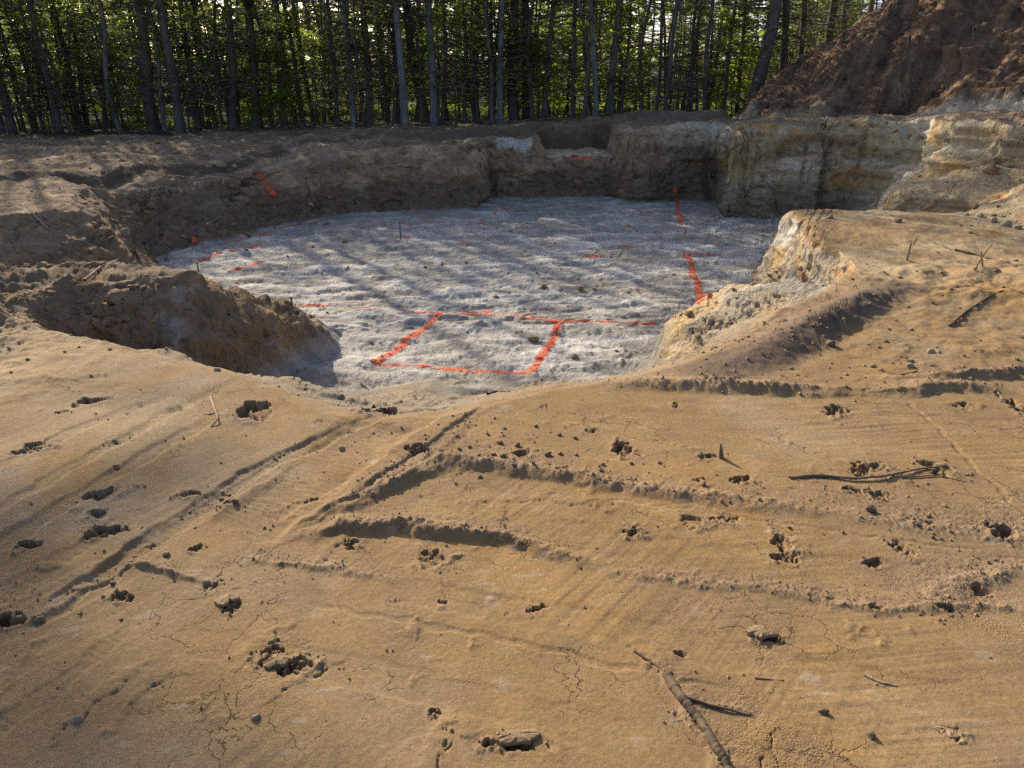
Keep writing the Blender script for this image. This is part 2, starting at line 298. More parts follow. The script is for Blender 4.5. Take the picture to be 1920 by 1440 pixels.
    zp = zp * sst(-.25, .3, fbm(x, y, 6, 3, 55, .6))
    loose = np.maximum(loose, .8 * zp)
    dz += loose * (1 - .8 * sst(3.4, 4.6, np.hypot(x, y))) * 0.006 * (np.abs(fine) * 1.6 + grit - .2)
    for pts in crack_w:
        x0 = min(p[0] for p in pts) - .2; x1 = max(p[0] for p in pts) + .2; y0 = min(p[1] for p in pts) - .2; y1 = max(p[1] for p in pts) + .2
        m = np.nonzero((x > x0) & (x < x1) & (y > y0) & (y < y1))[0]
        if not len(m): continue
        d, s, side = line_d(x[m] + ju[m] * .35, y[m] + jv[m] * .35, pts)
        dz[m] -= 0.008 * (1 - sst(0.001, 0.005, d)) * sst(-.1, .2, grit[m]); dz[m] += 0.003 * np.exp(-((d - .03) / .025) ** 2) * (side > 0)
    return dz, loose, turned

def land(x, y, want=False):
    """full height; with want=True also the masks"""
    x = np.asarray(x, np.float32); y = np.asarray(y, np.float32)
    h, M = base(x, y)
    d = M['d']
    t1, t2 = M['t1'], M['t2']
    floor = (1 - sst(0.0, 0.12, t1)) * (1 - sst(0.0, 0.1, t2))
    wall = np.maximum(sst(0.02, 0.12, t2) * (1 - sst(0.92, 1.0, t2)), 0)
    bank = sst(0.05, 0.2, t1) * (1 - sst(0.9, 1.0, t1)) * (1 - sst(0.0, 0.1, t2))
    pile = sst(0.0, 0.4, M['sd'])
    top2 = sst(0.95, 1.0, t2) * (1 - pile)
    mid = sst(0.93, 1.0, t1) * (1 - sst(0.0, 0.1, t2))
    nearm = mid * (1 - sst(3.9, 5.0, d)) 
    midfar = mid * sst(3.9, 5.5, d)
    # gentle undulation and skin of the graded sand: scraped streaks run mostly across the view on the right, along the tracks on the left
    dirn = sst(-0.3, 0.9, x + 0.25 * y - 0.9)
    sr = gn((x + 0.12 * y) * 1.6, (y - 0.10 * x) * 26, 61) * dirn + gn((x * .62 + y * .78) * 1.6, (y * .62 - x * .78) * 24, 62) * (1 - dirn)
    la, lb_ = x + 0.12 * y, y - 0.10 * x; ta, tb = x * .62 + y * .78, y * .62 - x * .78
    s2 = gn(la * 2.2, lb_ * 55, 68) * dirn + gn(ta * 2.2, tb * 50, 69) * (1 - dirn)
    s3 = gn(la * 5, lb_ * 110, 98) * dirn + gn(ta * 5, tb * 100, 99) * (1 - dirn)
    patch = sst(-.15, .35, fbm(x, y, 0.9, 3, 66))
    z = (nearm + .5 * midfar) * patch * (0.0024 * sr + 0.0012 * s2 + 0.0006 * s3) + 0.012 * fbm(x, y, 1.2, 2, 63) * mid
    f8 = fbm(x, y, 8, 4, 64, 0.55)
    z = z + mid * (0.0015 * f8 + 0.006 * sst(.18, .5, f8) * sst(.05, .3, fbm(x, y, 2.2, 2, 67)) + 0.014 * f8 * midfar)
    sr = .6 * sr + .4 * s2
    nz = sst(5.9, 5.0, d)
    loose = np.zeros_like(x); turned = np.zeros_like(x)
    m = np.nonzero((d < 7.0) & (t1 > 0.6))[0]
    if len(m):
        a, b, c = near_detail(x.ravel()[m], y.ravel()[m])
        fl = z.ravel() if hasattr(z, 'ravel') else z
        fl[m] += a; z = fl.reshape(x.shape)
        l = loose.ravel(); l[m] = b; loose = l.reshape(x.shape)
        l = turned.ravel(); l[m] = c; turned = l.reshape(x.shape)
    # churned clay of the pit floor: flat plates with torn edges, dragged roughly across the view
    pl = fbm(x + 0.2 * fbm(x, y, 2, 2, 70), y * 1.7, 1.5, 4, 71, 0.55)
    step = sst(-0.05, 0.02, pl) * 0.02 + sst(0.16, 0.21, pl) * 0.018 + sst(-0.30, -0.24, pl) * 0.02 + .020 * gn(x * .8 + .25 * y, (y - .2 * x) * 5, 72) * sst(-.3, .3, gn(x * .5, y * .5, 124)) + .010 * gn(x * 1.2 - .4 * y, (y + .3 * x) * 11, 125) * sst(-.1, .3, fbm(x, y, .6, 2, 75))
    z = z + floor * (step - 0.04 + (0.024 * np.abs(fbm(x * .6 + .1 * fbm(x, y, 5, 2, 75), y * 1.5, 3.2, 5, 72, 0.65)) - .01) * sst(-.45, .3, fbm(x, y, .7, 2, 74)) + 0.02 * fbm(x * .7, y * 1.6, 2.0, 3, 73))
    # slopes and walls
    rill = ridge(x * 1.0 + y * .35, y * .5, 2.2, 3, 75)
    lb = M['leftb']
    z = z + wall * (0.05 * fbm(x, y, 2.4, 4, 76) + lb * (0.30 * np.abs(fbm(x, y, 0.9, 4, 86, .55)) - 0.08 + 0.06 * fbm(x, y, 4, 4, 87, .6))) + bank * (1 - .8 * M['ramp'] - .5 * M['tongue']) * (0.09 * fbm(x, y, 2.6, 5, 77, 0.6) + 0.08 * np.abs(fbm(x, y, 5, 4, 78, .6)))
    z = z + top2 * (0.06 * fbm(x, y, 1.2, 4, 79, 0.6) + 0.09 * np.abs(fbm(x, y, 2.5, 4, 80, .6))) * (1 - .6 * sst(22, 30, d))
    lf = sst(-2.5, -4.0, x) if False else (1 - sst(-4.0, -2.6, x))
    z = z + midfar * (0.03 * fbm(x, y, 2.2, 4, 81, 0.55) + lf * (0.34 * np.abs(fbm(x, y, 1.5, 5, 82, 0.62)) - .09))
    rb = sst(2.6, 3.2, x) * sst(4.9, 5.5, y) * (1 - sst(6.2, 6.9, y + .4 * fbm(x, y, 1, 2, 88)))
    z = z + mid * rb * (0.12 * np.abs(fbm(x, y, 1.6, 3, 89, .5)) + 0.025 * fbm(x, y, 6, 3, 90, .6))
    # spoil heap: slides, lumps and overhanging clumps
    dn = (x * 0.75 + y * 0.66)
    al = (x * 0.66 - y * 0.75)
    z = z + pile * (0.50 * fbm(al * 1.6, dn * 0.5, .7, 4, 83, 0.45) - 0.24 * np.abs(fbm(al * 1.5 + .3 * fbm(x, y, 1, 2, 97), dn * .4, 1.5, 5, 84, .55)) + 0.07 * fbm(x, y, 3.2, 4, 85, 0.65))
    z = z - pile * 0.45 * np.exp(-(((x - 8.2) / 1.3) ** 2 + ((y - 16.1) / 0.5) ** 2)) - pile * 0.35 * np.exp(-(((x - 9.0) / 0.7) ** 2 + ((y - 19.0) / 0.6) ** 2))
    h = h + z
    if not want: return h
    M.update(floor=floor, wall=wall, bank=bank, pile=pile, top2=top2, mid=mid, nearm=nearm, midfar=midfar, loose=loose, turned=turned, streak=sr, plate=pl, f8=f8)
    return h, M

# ------------------------------------------------------------------ materials
def new_mat(name):
    m = bpy.data.materials.new(name); m.use_nodes = True
    nt = m.node_tree; b = nt.nodes['Principled BSDF']
    return m, nt, b
def N(nt, kind, **kw):
    n = nt.nodes.new(kind)
    for k, v in kw.items(): setattr(n, k, v)
    return n
def mix_rgb(nt, a, b, fac, blend='MIX'):
    n = N(nt, 'ShaderNodeMix', data_type='RGBA', blend_type=blend)
    for s, v in ((n.inputs[0], fac), (n.inputs[6], a), (n.inputs[7], b)):
        if isinstance(v, bpy.types.NodeSocket): nt.links.new(v, s)
        else: s.default_value = v if not isinstance(v, tuple) else (*v, 1.0)
    return n.outputs[2]
def noise(nt, vec, scale, detail=4, rough=0.6, dist=0.0):
    n = N(nt, 'ShaderNodeTexNoise'); n.inputs['Scale'].default_value = scale; n.inputs['Detail'].default_value = detail
    n.inputs['Roughness'].default_value = rough; n.inputs['Distortion'].default_value = dist
    if vec is not None: nt.links.new(vec, n.inputs['Vector'])
    return n
def ramp(nt, fac, stops):
    n = N(nt, 'ShaderNodeValToRGB'); e = n.color_ramp.elements
    while len(e) < len(stops): e.new(0.5)
    for k, (p, c) in zip(e, stops): k.position = p; k.color = (*c, 1.0)
    nt.links.new(fac, n.inputs[0]); return n.outputs[0]
def mrange(nt, v, a, b, c, d):
    n = N(nt, 'ShaderNodeMapRange'); nt.links.new(v, n.inputs[0])
    for i, k in enumerate((a, b, c, d)): n.inputs[i + 1].default_value = k
    return n.outputs[0]
def bump(nt, b, h, strength, dist):
    n = N(nt, 'ShaderNodeBump'); n.inputs['Strength'].default_value = strength; n.inputs['Distance'].default_value = dist
    nt.links.new(h, n.inputs['Height']); nt.links.new(n.outputs[0], b.inputs['Normal']); return n

def earth_mat(name, fine=1.0, var=0.35, bscale=(45.0, 190.0), bdist=0.012):
    """bare soil: its colours come in as an attribute, grain and fine relief from noise"""
    m, nt, b = new_mat(name)
    at = N(nt, 'ShaderNodeAttribute', attribute_name='soil'); wet = N(nt, 'ShaderNodeAttribute', attribute_name='wet')
    geo = N(nt, 'ShaderNodeNewGeometry'); pos = geo.outputs['Position']
    n1 = noise(nt, pos, bscale[0], 5, 0.65); n2 = noise(nt, pos, bscale[1] * fine, 3, 0.7); n3 = noise(nt, pos, 7.0, 5, 0.6)
    v1 = mrange(nt, n1.outputs[0], 0.3, 0.7, 1 - var, 1 + var); v2 = mrange(nt, n2.outputs[0], 0.25, 0.75, 1 - var * 0.8, 1 + var * 0.8); v3 = mrange(nt, n3.outputs[0], 0.3, 0.7, 1 - var * .5, 1 + var * .5)
    c = mix_rgb(nt, at.outputs['Color'], v1, 1.0, 'MULTIPLY'); c = mix_rgb(nt, c, v2, 1.0, 'MULTIPLY'); c = mix_rgb(nt, c, v3, 1.0, 'MULTIPLY')
    nt.links.new(c, b.inputs['Base Color'])
    r = mrange(nt, wet.outputs['Fac'], 0, 1, 0.97, 0.7); nt.links.new(r, b.inputs['Roughness'])
    b.inputs['Specular IOR Level'].default_value = 0.12
    add = N(nt, 'ShaderNodeMath', operation='MULTIPLY_ADD'); nt.links.new(n2.outputs[0], add.inputs[0]); add.inputs[1].default_value = 0.35; nt.links.new(n1.outputs[0], add.inputs[2])
    bump(nt, b, add.outputs[0], 0.8, bdist)
    return m
def sand_mat():
    m = earth_mat('graded_sand', 1.6, 0.17, (60.0, 300.0), 0.004); nt = m.node_tree; b = nt.nodes['Principled BSDF']
    pos = N(nt, 'ShaderNodeNewGeometry').outputs['Position']
    base_c = b.inputs['Base Color'].links[0].from_socket; bmp = b.inputs['Normal'].links[0].from_node
    patch = mrange(nt, noise(nt, pos, 2.2, 4, .6).outputs[0], .52, .66, 0, 1)
    sp = mrange(nt, noise(nt, pos, 130, 2, .5).outputs[0], .66, .72, 0, 1)                      # dark grit
    mp = N(nt, 'ShaderNodeMapping'); nt.links.new(pos, mp.inputs[0]); mp.inputs['Scale'].default_value = (12, 55, 30); mp.inputs['Rotation'].default_value = (0, 0, .12)
    fl = mrange(nt, noise(nt, mp.outputs[0], 1.0, 3, .6).outputs[0], .70, .78, 0, .55)           # pale smeared flecks
    c = mix_rgb(nt, base_c, (0.10, 0.068, 0.042), sp); c = mix_rgb(nt, c, (0.42, 0.34, 0.25), fl)
    vo = N(nt, 'ShaderNodeTexVoronoi', feature='DISTANCE_TO_EDGE'); wv = N(nt, 'ShaderNodeVectorMath', operation='MULTIPLY_ADD')
    nw = noise(nt, pos, 14, 3, .6); nt.links.new(nw.outputs['Color'], wv.inputs[0]); wv.inputs[1].default_value = (.12, .12, .12); nt.links.new(pos, wv.inputs[2]); nt.links.new(wv.outputs[0], vo.inputs['Vector']); vo.inputs['Scale'].default_value = 6.5
    ck = mrange(nt, vo.outputs['Distance'], .0, .018, 1, 0); pm = N(nt, 'ShaderNodeMath', operation='MULTIPLY'); nt.links.new(ck, pm.inputs[0]); nt.links.new(mrange(nt, noise(nt, pos, 1.7, 4, .65).outputs[0], .52, .62, 0, 1), pm.inputs[1])
    c = mix_rgb(nt, c, (0.11, 0.075, 0.045), pm.outputs[0]); nt.links.new(c, b.inputs['Base Color'])
    # relief: grains where the skin is broken, a drop in the hair cracks
    gr = N(nt, 'ShaderNodeTexVoronoi'); nt.links.new(pos, gr.inputs['Vector']); gr.inputs['Scale'].default_value = 170
    h1 = N(nt, 'ShaderNodeMath', operation='MULTIPLY'); nt.links.new(mrange(nt, gr.outputs['Distance'], 0, .6, .8, 0), h1.inputs[0]); nt.links.new(patch, h1.inputs[1])
    h2 = N(nt, 'ShaderNodeMath', operation='ADD'); nt.links.new(h1.outputs[0], h2.inputs[0]); nt.links.new(bmp.inputs['Height'].links[0].from_socket, h2.inputs[1])
    h3 = N(nt, 'ShaderNodeMath', operation='MULTIPLY_ADD'); nt.links.new(pm.outputs[0], h3.inputs[0]); h3.inputs[1].default_value = -2.0; nt.links.new(h2.outputs[0], h3.inputs[2])
    nt.links.new(h3.outputs[0], bmp.inputs['Height']); return m
M_SAND = sand_mat()
M_CLAY = earth_mat('pit_clay', 0.7, 0.18, (10.0, 45.0), 0.035)
M_WALL = earth_mat('cut_bank_soil', 0.6, 0.22, (9.0, 40.0), 0.07)
M_HEAP = earth_mat('dark_topsoil', 0.5, 0.32, (5.0, 26.0), 0.10)
M_FOREST = earth_mat('forest_litter', 0.5, 0.45, (9.0, 40.0), 0.06)

def simple(name, col, rough=0.8, var=0.25, scale=30.0, bd=0.004, spec=0.3, obj_var=0.0):
    m, nt, b = new_mat(name)
    tc = N(nt, 'ShaderNodeTexCoord'); n1 = noise(nt, tc.outputs['Object'], scale, 5, 0.65)
    v = mrange(nt, n1.outputs[0], 0.3, 0.7, 1 - var, 1 + var)
    c = mix_rgb(nt, tuple(col), v, 1.0, 'MULTIPLY')
    if obj_var:
        oi = N(nt, 'ShaderNodeObjectInfo'); c = mix_rgb(nt, c, mrange(nt, oi.outputs['Random'], 0, 1, 1 - obj_var, 1 + obj_var), 1.0, 'MULTIPLY')
    nt.links.new(c, b.inputs['Base Color']); b.inputs['Roughness'].default_value = rough; b.inputs['Specular IOR Level'].default_value = spec
    bump(nt, b, n1.outputs[0], 0.7, bd)
    return m

def bark_mat(name, dark, light, scale=1.0):
    m, nt, b = new_mat(name)
    tc = N(nt, 'ShaderNodeTexCoord'); mp = N(nt, 'ShaderNodeMapping'); nt.links.new(tc.outputs['Object'], mp.inputs[0]); mp.inputs['Scale'].default_value = (22 * scale, 22 * scale, 5 * scale)
    oi = N(nt, 'ShaderNodeObjectInfo')
    n1 = noise(nt, mp.outputs[0], 1.0, 6, 0.7, 0.4); n2 = noise(nt, tc.outputs['Object'], 1.6, 3, 0.6)
    c = ramp(nt, n1.outputs[0], [(0.32, dark), (0.68, light)])
    c = mix_rgb(nt, c, mrange(nt, n2.outputs[0], 0.3, 0.7, 0.7, 1.3), 1.0, 'MULTIPLY')
    c = mix_rgb(nt, c, mrange(nt, oi.outputs['Random'], 0, 1, 0.65, 1.3), 1.0, 'MULTIPLY')
    nt.links.new(c, b.inputs['Base Color']); b.inputs['Roughness'].default_value = 0.92; b.inputs['Specular IOR Level'].default_value = 0.2
    bump(nt, b, n1.outputs[0], 0.9, 0.03); return m
M_BARK = bark_mat('dark_spruce_bark', (0.062, 0.053, 0.046), (0.20, 0.175, 0.155))
M_BARKL = bark_mat('pale_grey_bark', (0.09, 0.088, 0.086), (0.23, 0.225, 0.22), 0.7)
M_TWIG = bark_mat('dead_twigs', (0.09, 0.075, 0.06), (0.20, 0.17, 0.14))

def leaf_mat(name, c1, c2, trans=0.5, tcol=None):
    m, nt, b = new_mat(name)
    out = nt.nodes['Material Output']
    geo = N(nt, 'ShaderNodeNewGeometry'); oi = N(nt, 'ShaderNodeObjectInfo')
    n1 = noise(nt, geo.outputs['Position'], 2.3, 3, 0.6)
    c = mix_rgb(nt, tuple(c1), tuple(c2), mrange(nt, n1.outputs[0], 0.35, 0.65, 0, 1))
    c = mix_rgb(nt, c, mrange(nt, geo.outputs['Random Per Island'], 0, 1, 0.6, 1.35), 1.0, 'MULTIPLY')
    c = mix_rgb(nt, c, mrange(nt, oi.outputs['Random'], 0, 1, 0.75, 1.25), 1.0, 'MULTIPLY')
    nt.links.new(c, b.inputs['Base Color']); b.inputs['Roughness'].default_value = 0.6; b.inputs['Specular IOR Level'].default_value = 0.3
    tr = N(nt, 'ShaderNodeBsdfTranslucent'); ct = mix_rgb(nt, c, tuple(tcol or (1.5, 1.45, 0.6)), 1.0, 'MULTIPLY'); nt.links.new(ct, tr.inputs[0])
    mx = N(nt, 'ShaderNodeMixShader'); mx.inputs[0].default_value = trans
    nt.links.new(b.outputs[0], mx.inputs[1]); nt.links.new(tr.outputs[0], mx.inputs[2]); nt.links.new(mx.outputs[0], out.inputs[0])
    return m
M_LEAF = leaf_mat('broad_leaves', (0.10, 0.155, 0.03), (0.19, 0.23, 0.045), 0.62, (2.5, 2.4, 1.1))
M_NEEDLE = leaf_mat('fir_needles', (0.055, 0.082, 0.035), (0.12, 0.13, 0.065), 0.4)
M_GRASS = leaf_mat('grass_blades', (0.07, 0.12, 0.02), (0.14, 0.19, 0.04), 0.45)

M_STONE = simple('pale_stone', (0.33, 0.265, 0.19), 0.85, 0.25, 22, 0.006, obj_var=0.15)
M_CLOD = simple('sandy_clod', (0.26, 0.18, 0.10), 0.95, 0.3, 60, 0.006, obj_var=0.15)
M_CLODD = simple('dark_clod', (0.22, 0.16, 0.105), 0.95, 0.3, 60, 0.006, obj_var=0.15)
M_STICK = simple('weathered_stick', (0.17, 0.125, 0.085), 0.9, 0.35, 40, 0.003)
M_STICKL = simple('pale_stick', (0.32, 0.25, 0.17), 0.9, 0.3, 40, 0.003)
M_ROOT = simple('root_wood', (0.12, 0.085, 0.055), 0.9, 0.35, 30, 0.004)
M_PAINT = simple('orange_marking_paint', (0.82, 0.155, 0.06), 0.85, 0.25, 25, 0.002)
M_FLAG = simple('orange_plastic_flag', (0.85, 0.14, 0.03), 0.5, 0.05, 10, 0.0005)
M_WIRE = simple('thin_steel_wire', (0.16, 0.15, 0.14), 0.5, 0.2, 60, 0.0005)
M_ROAD = simple('grey_asphalt', (0.21, 0.21, 0.22), 0.9, 0.15, 3, 0.004)

# ------------------------------------------------------------------ object helpers
def tag(o, label=None, cat=None, group=None, kind=None):
    for k, v in (('label', label), ('category', cat), ('group', group), ('kind', kind)):
        if v: o[k] = v
    return o
def mesh_obj(name, verts, faces, mat, parent=None, smooth=False):
    me = bpy.data.meshes.new(name); me.from_pydata([tuple(map(float, v)) for v in verts], [], [tuple(map(int, f)) for f in faces])
    me.materials.append(mat)
    if smooth: me.polygons.foreach_set('use_smooth', [True] * len(me.polygons))
    me.update(); o = bpy.data.objects.new(name, me); COL.objects.link(o)
    if parent: o.parent = parent
    return o
def np_mesh(name, V, F, mat, smooth=False):
    """V (n,3), F (m,k) with k = 3 or 4"""
    me = bpy.data.meshes.new(name); k = F.shape[1]
    me.vertices.add(len(V)); me.vertices.foreach_set('co', np.ascontiguousarray(V, np.float32).ravel())
    me.loops.add(F.size); me.loops.foreach_set('vertex_index', np.ascontiguousarray(F, np.int32).ravel())
    me.polygons.add(len(F)); me.polygons.foreach_set('loop_start', np.arange(len(F), dtype=np.int32) * k)
    me.polygons.foreach_set('use_smooth', np.full(len(F), smooth, bool))
    me.materials.append(mat); me.update(calc_edges=True); return me
def empty(name, loc=(0, 0, 0)):
    o = bpy.data.objects.new(name, None); o.empty_display_size = 0.1; COL.objects.link(o); o.location = loc; return o

# ------------------------------------------------------------------ the ground as one polar sheet round the viewer's feet, finer where it is steep
ang_dense = np.linspace(-47, 47, 941)
ang_side = np.concatenate([np.linspace(47, 313, 90)[1:-1]])
ANG = np.radians(np.concatenate([ang_dense, ang_side])).astype(np.float64)
nC = len(ANG); ND = len(ang_dense)
pick = np.concatenate([np.arange(0, ND, 5), np.arange(ND, nC)])
def seg_r(r0, r1, nrow, nsamp):
    rs = np.linspace(r0, r1, nsamp)
    A = ANG[pick][:, None]
    h, _ = base((np.sin(A) * rs[None]).astype(np.float32), (np.cos(A) * rs[None]).astype(np.float32))
    dh = np.abs(np.diff(h, axis=1)); dr = (r1 - r0) / (nsamp - 1); rm = 0.5 * (rs[1:] + rs[:-1])[None]
    w = (np.minimum(dh, 0.25) * 0.9 + dr * np.maximum(0.12, (1.6 - 0.5 * (h[:, 1:] + h[:, :-1])) / rm)) / rm
    k = np.array([1, 2, 3, 2, 1.]) / 9
    wp = np.pad(w, ((2, 2), (0, 0)), mode='edge'); w = sum(k[i] * wp[i:i + w.shape[0]] for i in range(5))
    cum = np.concatenate([np.zeros((w.shape[0], 1)), np.cumsum(w, axis=1)], axis=1); cum /= cum[:, -1:]
    q = np.linspace(0, 1, nrow + 1)
    R = np.stack([np.interp(q, c, rs) for c in cum])
    out = np.empty((nC, nrow + 1))
    nd = (ND + 4) // 5
    for j in range(nrow + 1): out[:ND, j] = np.interp(np.arange(ND), pick[:nd], R[:nd, j])
    out[ND:] = R[nd:]
    return out
th = np.linspace(math.atan(1.0 / 1.6), math.atan(3.65 / 1.6), 401)
RAD = np.concatenate([np.tile(np.linspace(0.02, 1.0, 12)[:-1], (nC, 1)), np.tile(1.6 * np.tan(th)[:-1], (nC, 1)),
                      seg_r(3.65, 8.0, 230, 500)[:, :-1], seg_r(8.0, 21.0, 330, 1000)[:, :-1], np.tile(np.geomspace(21.0, 400.0, 60), (nC, 1))], axis=1)
nR = RAD.shape[1]
GX = (np.sin(ANG)[:, None] * RAD).astype(np.float32); GY = (np.cos(ANG)[:, None] * RAD).astype(np.float32)
h, MK = land(GX.ravel(), GY.ravel(), True)
X, Y = GX.ravel(), GY.ravel(); Z = h
# lumps and hollows on the steep faces, pushed out along the surface normal
def grid_normals(X, Y, Z):
    p = np.stack([X, Y, Z], -1).reshape(nC, nR, 3)
    a = np.roll(p, -1, 0) - np.roll(p, 1, 0)
    b = np.empty_like(p); b[:, 1:-1] = p[:, 2:] - p[:, :-2]; b[:, 0] = p[:, 1] - p[:, 0]; b[:, -1] = p[:, -1] - p[:, -2]
    n = np.cross(a, b); n *= np.sign(np.median(n[..., 2]))
    return (n / np.maximum(np.linalg.norm(n, axis=-1, keepdims=True), 1e-9)).reshape(-1, 3)
nrm = grid_normals(X, Y, Z)
sw = np.clip(np.maximum(np.maximum(MK['wall'], MK['bank'] * .8), MK['pile'] * .9) * sst(0.98, 0.75, nrm[:, 2]) if False else np.maximum(np.maximum(MK['wall'], MK['bank'] * .8), MK['pile'] * .9) * (1 - sst(0.75, 0.98, nrm[:, 2])), 0, 1)
idx = np.nonzero(sw > 0.01)[0]
sx = X[idx] * 0.9 + Y[idx] * 0.55; sz = Z[idx]
amp = 0.16 * fbm(sx + .2 * fbm(sx, sz, 2, 2, 95), sz * 1.3, 1.3, 4, 91, 0.6) - 0.16 * np.abs(fbm(sx, sz * 1.2, 2.6, 4, 92, .6)) + 0.03 + 0.05 * fbm(sx, sz * 1.4, 6.0, 3, 93, .6)
gv = sst(0.0, .3, fbm(sx, sz, .7, 2, 96)) * (MK['wall'][idx] > .05)
amp = amp + 0.022 * gv * np.sin((sx * .85 + sz * .55) * 2 * np.pi / .15 + 1.5 * fbm(sx, sz, 2, 2, 100)) + (Y[idx] > 12) * (.20 * fbm(sx * .8, sz * 1.1, .9, 2, 122) + .05 * sst(.0, .12, fbm(sx, sz * 3.2, 1.1, 3, 123)))
amp *= sw[idx]
X = X.copy(); Y = Y.copy(); Z = Z.copy()
X[idx] += nrm[idx, 0] * amp; Y[idx] += nrm[idx, 1] * amp; Z[idx] += nrm[idx, 2] * amp * 0.7
nrm = grid_normals(X, Y, Z)

# ---- the soils' colours, with sunlight painted on the ledge of the step
def lerp(a, b, t): return a + (np.asarray(b, np.float32) - a) * t[:, None]
def const(c): return np.tile(np.asarray(c, np.float32), (len(X), 1))
n_a = fbm(X, Y, 0.8, 4, 101, 0.6); n_b = fbm(X, Y, 2.6, 4, 102, 0.6); n_c = fbm(X, Y, 9.0, 3, 103, 0.6); n_d = fbm(X, Y, 0.35, 2, 104)
C = const((0.255, 0.166, 0.080))
C = lerp(C, (0.289, 0.173, 0.068), sst(0.02, 0.35, n_a) * .6)
C = lerp(C, (0.222, 0.155, 0.088), sst(0.0, 0.4, -n_a) * 0.6)
C = lerp(C, (0.318, 0.245, 0.160), sst(0.30, 0.62, MK['streak']) * 0.28 * sst(-0.2, 0.3, n_b))
C = lerp(C, (0.200, 0.126, 0.063), sst(0.15, 0.5, -MK['streak']) * 0.50)
C = lerp(C, (0.192, 0.133, 0.082), sst(.15, .4, fbm(X, Y, 3.5, 4, 120, .65)) * .45)
smear = sst(0.40, 0.60, gn((X + .12 * Y) * 9.0, (Y - .1 * X) * 34, 105)) * sst(0.0, 0.5, n_b + .15)
C = lerp(C, (0.370, 0.331, 0.279), smear * 0.30)
leftg = (1 - sst(-1.6, -0.3, X + 0.22 * (Y - 3))) * sst(1.7, 2.5, Y)
C = lerp(C, (0.255, 0.191, 0.122), leftg * sst(-0.25, 0.35, n_b + 0.3 * n_d) * 0.6)
C = lerp(C, (0.200, 0.144, 0.105), MK['loose'] * 0.55)
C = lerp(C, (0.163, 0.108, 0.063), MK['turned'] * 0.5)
# right-hand bench: pale and ochre
C = lerp(C, (0.370, 0.302, 0.197), MK['bench'] * MK['mid'] * sst(-0.2, 0.3, n_a) * .8)
C = lerp(C, (0.207, 0.166, 0.109), MK['midfar'] * (1 - MK['bench']) * sst(-0.1, 0.35, n_b) * 0.6)
dw = line_d(X, Y, ridge_w[7][0])[0]
DWM = np.exp(-(dw / (0.21 + .06 * n_b)) ** 4) * 0.95
C = lerp(C, (0.345, 0.255, 0.155), sst(.05, .4, fbm(X, Y, .55, 3, 130, .6)) * .55)
C = lerp(C, (0.225, 0.178, 0.128), leftg * sst(.0, .35, fbm(X, Y, 1.3, 4, 131, .6)) * .65)
C = lerp(C, (0.19, 0.128, 0.072), sst(.1, .4, fbm(X + .3, Y, .7, 4, 132, .6)) * .45)
C = C * 1.08 + 0.16 * C * np.clip(n_b + .5 * n_c, -.6, .8)[:, None]
# floor
FC = const((0.40, 0.385, 0.36))
FC = lerp(FC, (0.60, 0.58, 0.54), sst(0.03, 0.25, MK['plate']) * 0.85)
FC = lerp(FC, (0.27, 0.245, 0.215), sst(0.05, 0.4, -n_b - .3 * MK['plate']) * 0.75)
FC = lerp(FC, (0.36, 0.31, 0.23), sst(0.0, 0.35, n_a + .5 * n_d) * 0.6)
FC = lerp(FC, (0.25, 0.235, 0.215), sst(0.05, 0.35, -n_d - .4 * n_a) * .6)
FC = lerp(FC, (0.24, 0.215, 0.185), sst(0.28, 0.45, -n_c) * 0.45)
FC = lerp(FC, (0.66, 0.63, 0.57), sst(.15, .5, gn(X * .9 + .25 * Y, (Y - .2 * X) * 5, 121)) * .5)
FC = lerp(FC, (0.30, 0.27, 0.235), sst(.2, .5, -gn(X * .9 + .25 * Y, (Y - .2 * X) * 5, 121)) * .5)
rl = MK['ramp'] * (1 - sst(-.2, .4, X)) * .22
FC = FC * .95
FC = lerp(FC, (0.20, 0.175, 0.138), MK['tongue'] * (1 - sst(7.0, 7.6, Y)) * .9)
FC = lerp(FC, (0.235, 0.205, 0.165), (1 - sst(6.0, 7.0, Y + .35 * n_b)) * .8)
C = C + (FC - C) * np.clip(1 - sst(0.02, 0.45 + rl, MK['t1'] + .55 * n_b * (rl > 0.02) * sst(0, .1, MK['t1'])), 0, 1)[:, None]
C = lerp(C, (0.245, 0.19, 0.13), MK['ramp'] * sst(.08, .3, MK['t1'] + .3 * n_b) * (1 - sst(.9, 1., MK['t1'])) * .85)
C = lerp(C, (0.25, 0.22, 0.175), MK['ramp'] * (1 - sst(-.4, .3, X)) * sst(.3, .6, MK['t1']) * (1 - sst(.85, 1., MK['t1'])) * sst(-.3, .3, n_b + .6 * MK['streak']) * .7)
# left bank and tongue
BC = lerp(const((0.235, 0.168, 0.105)), (0.33, 0.21, 0.10), sst(0.0, 0.4, n_a + 0.4 * n_b))
BC = lerp(BC, (0.34, 0.325, 0.30), sst(0.12, 0.4, n_b) * 0.6)
RB = lerp(const((0.40, 0.33, 0.235)), (0.45, 0.28, 0.12), sst(0.0, 0.35, fbm(X * 1.2 + Z * 2, Y - Z * 2, 1.6, 4, 106, 0.6)))
RB = lerp(RB, (0.50, 0.48, 0.44), sst(0.05, 0.35, fbm(X + Z, Y, 1.1, 3, 107)) * .7)
RB = lerp(RB, (0.24, 0.18, 0.12), sst(0.2, 0.45, n_c) * .6)
BC = BC + (RB - BC) * sst(0.5, 1.6, X)[:, None]
bk = np.clip(MK['bank'] * np.maximum(MK['mound'], np.maximum(MK['tongue'], MK['bench'])), 0, 1)
C = C + (BC - C) * bk[:, None]
tg = MK['tongue'] * MK['bank']
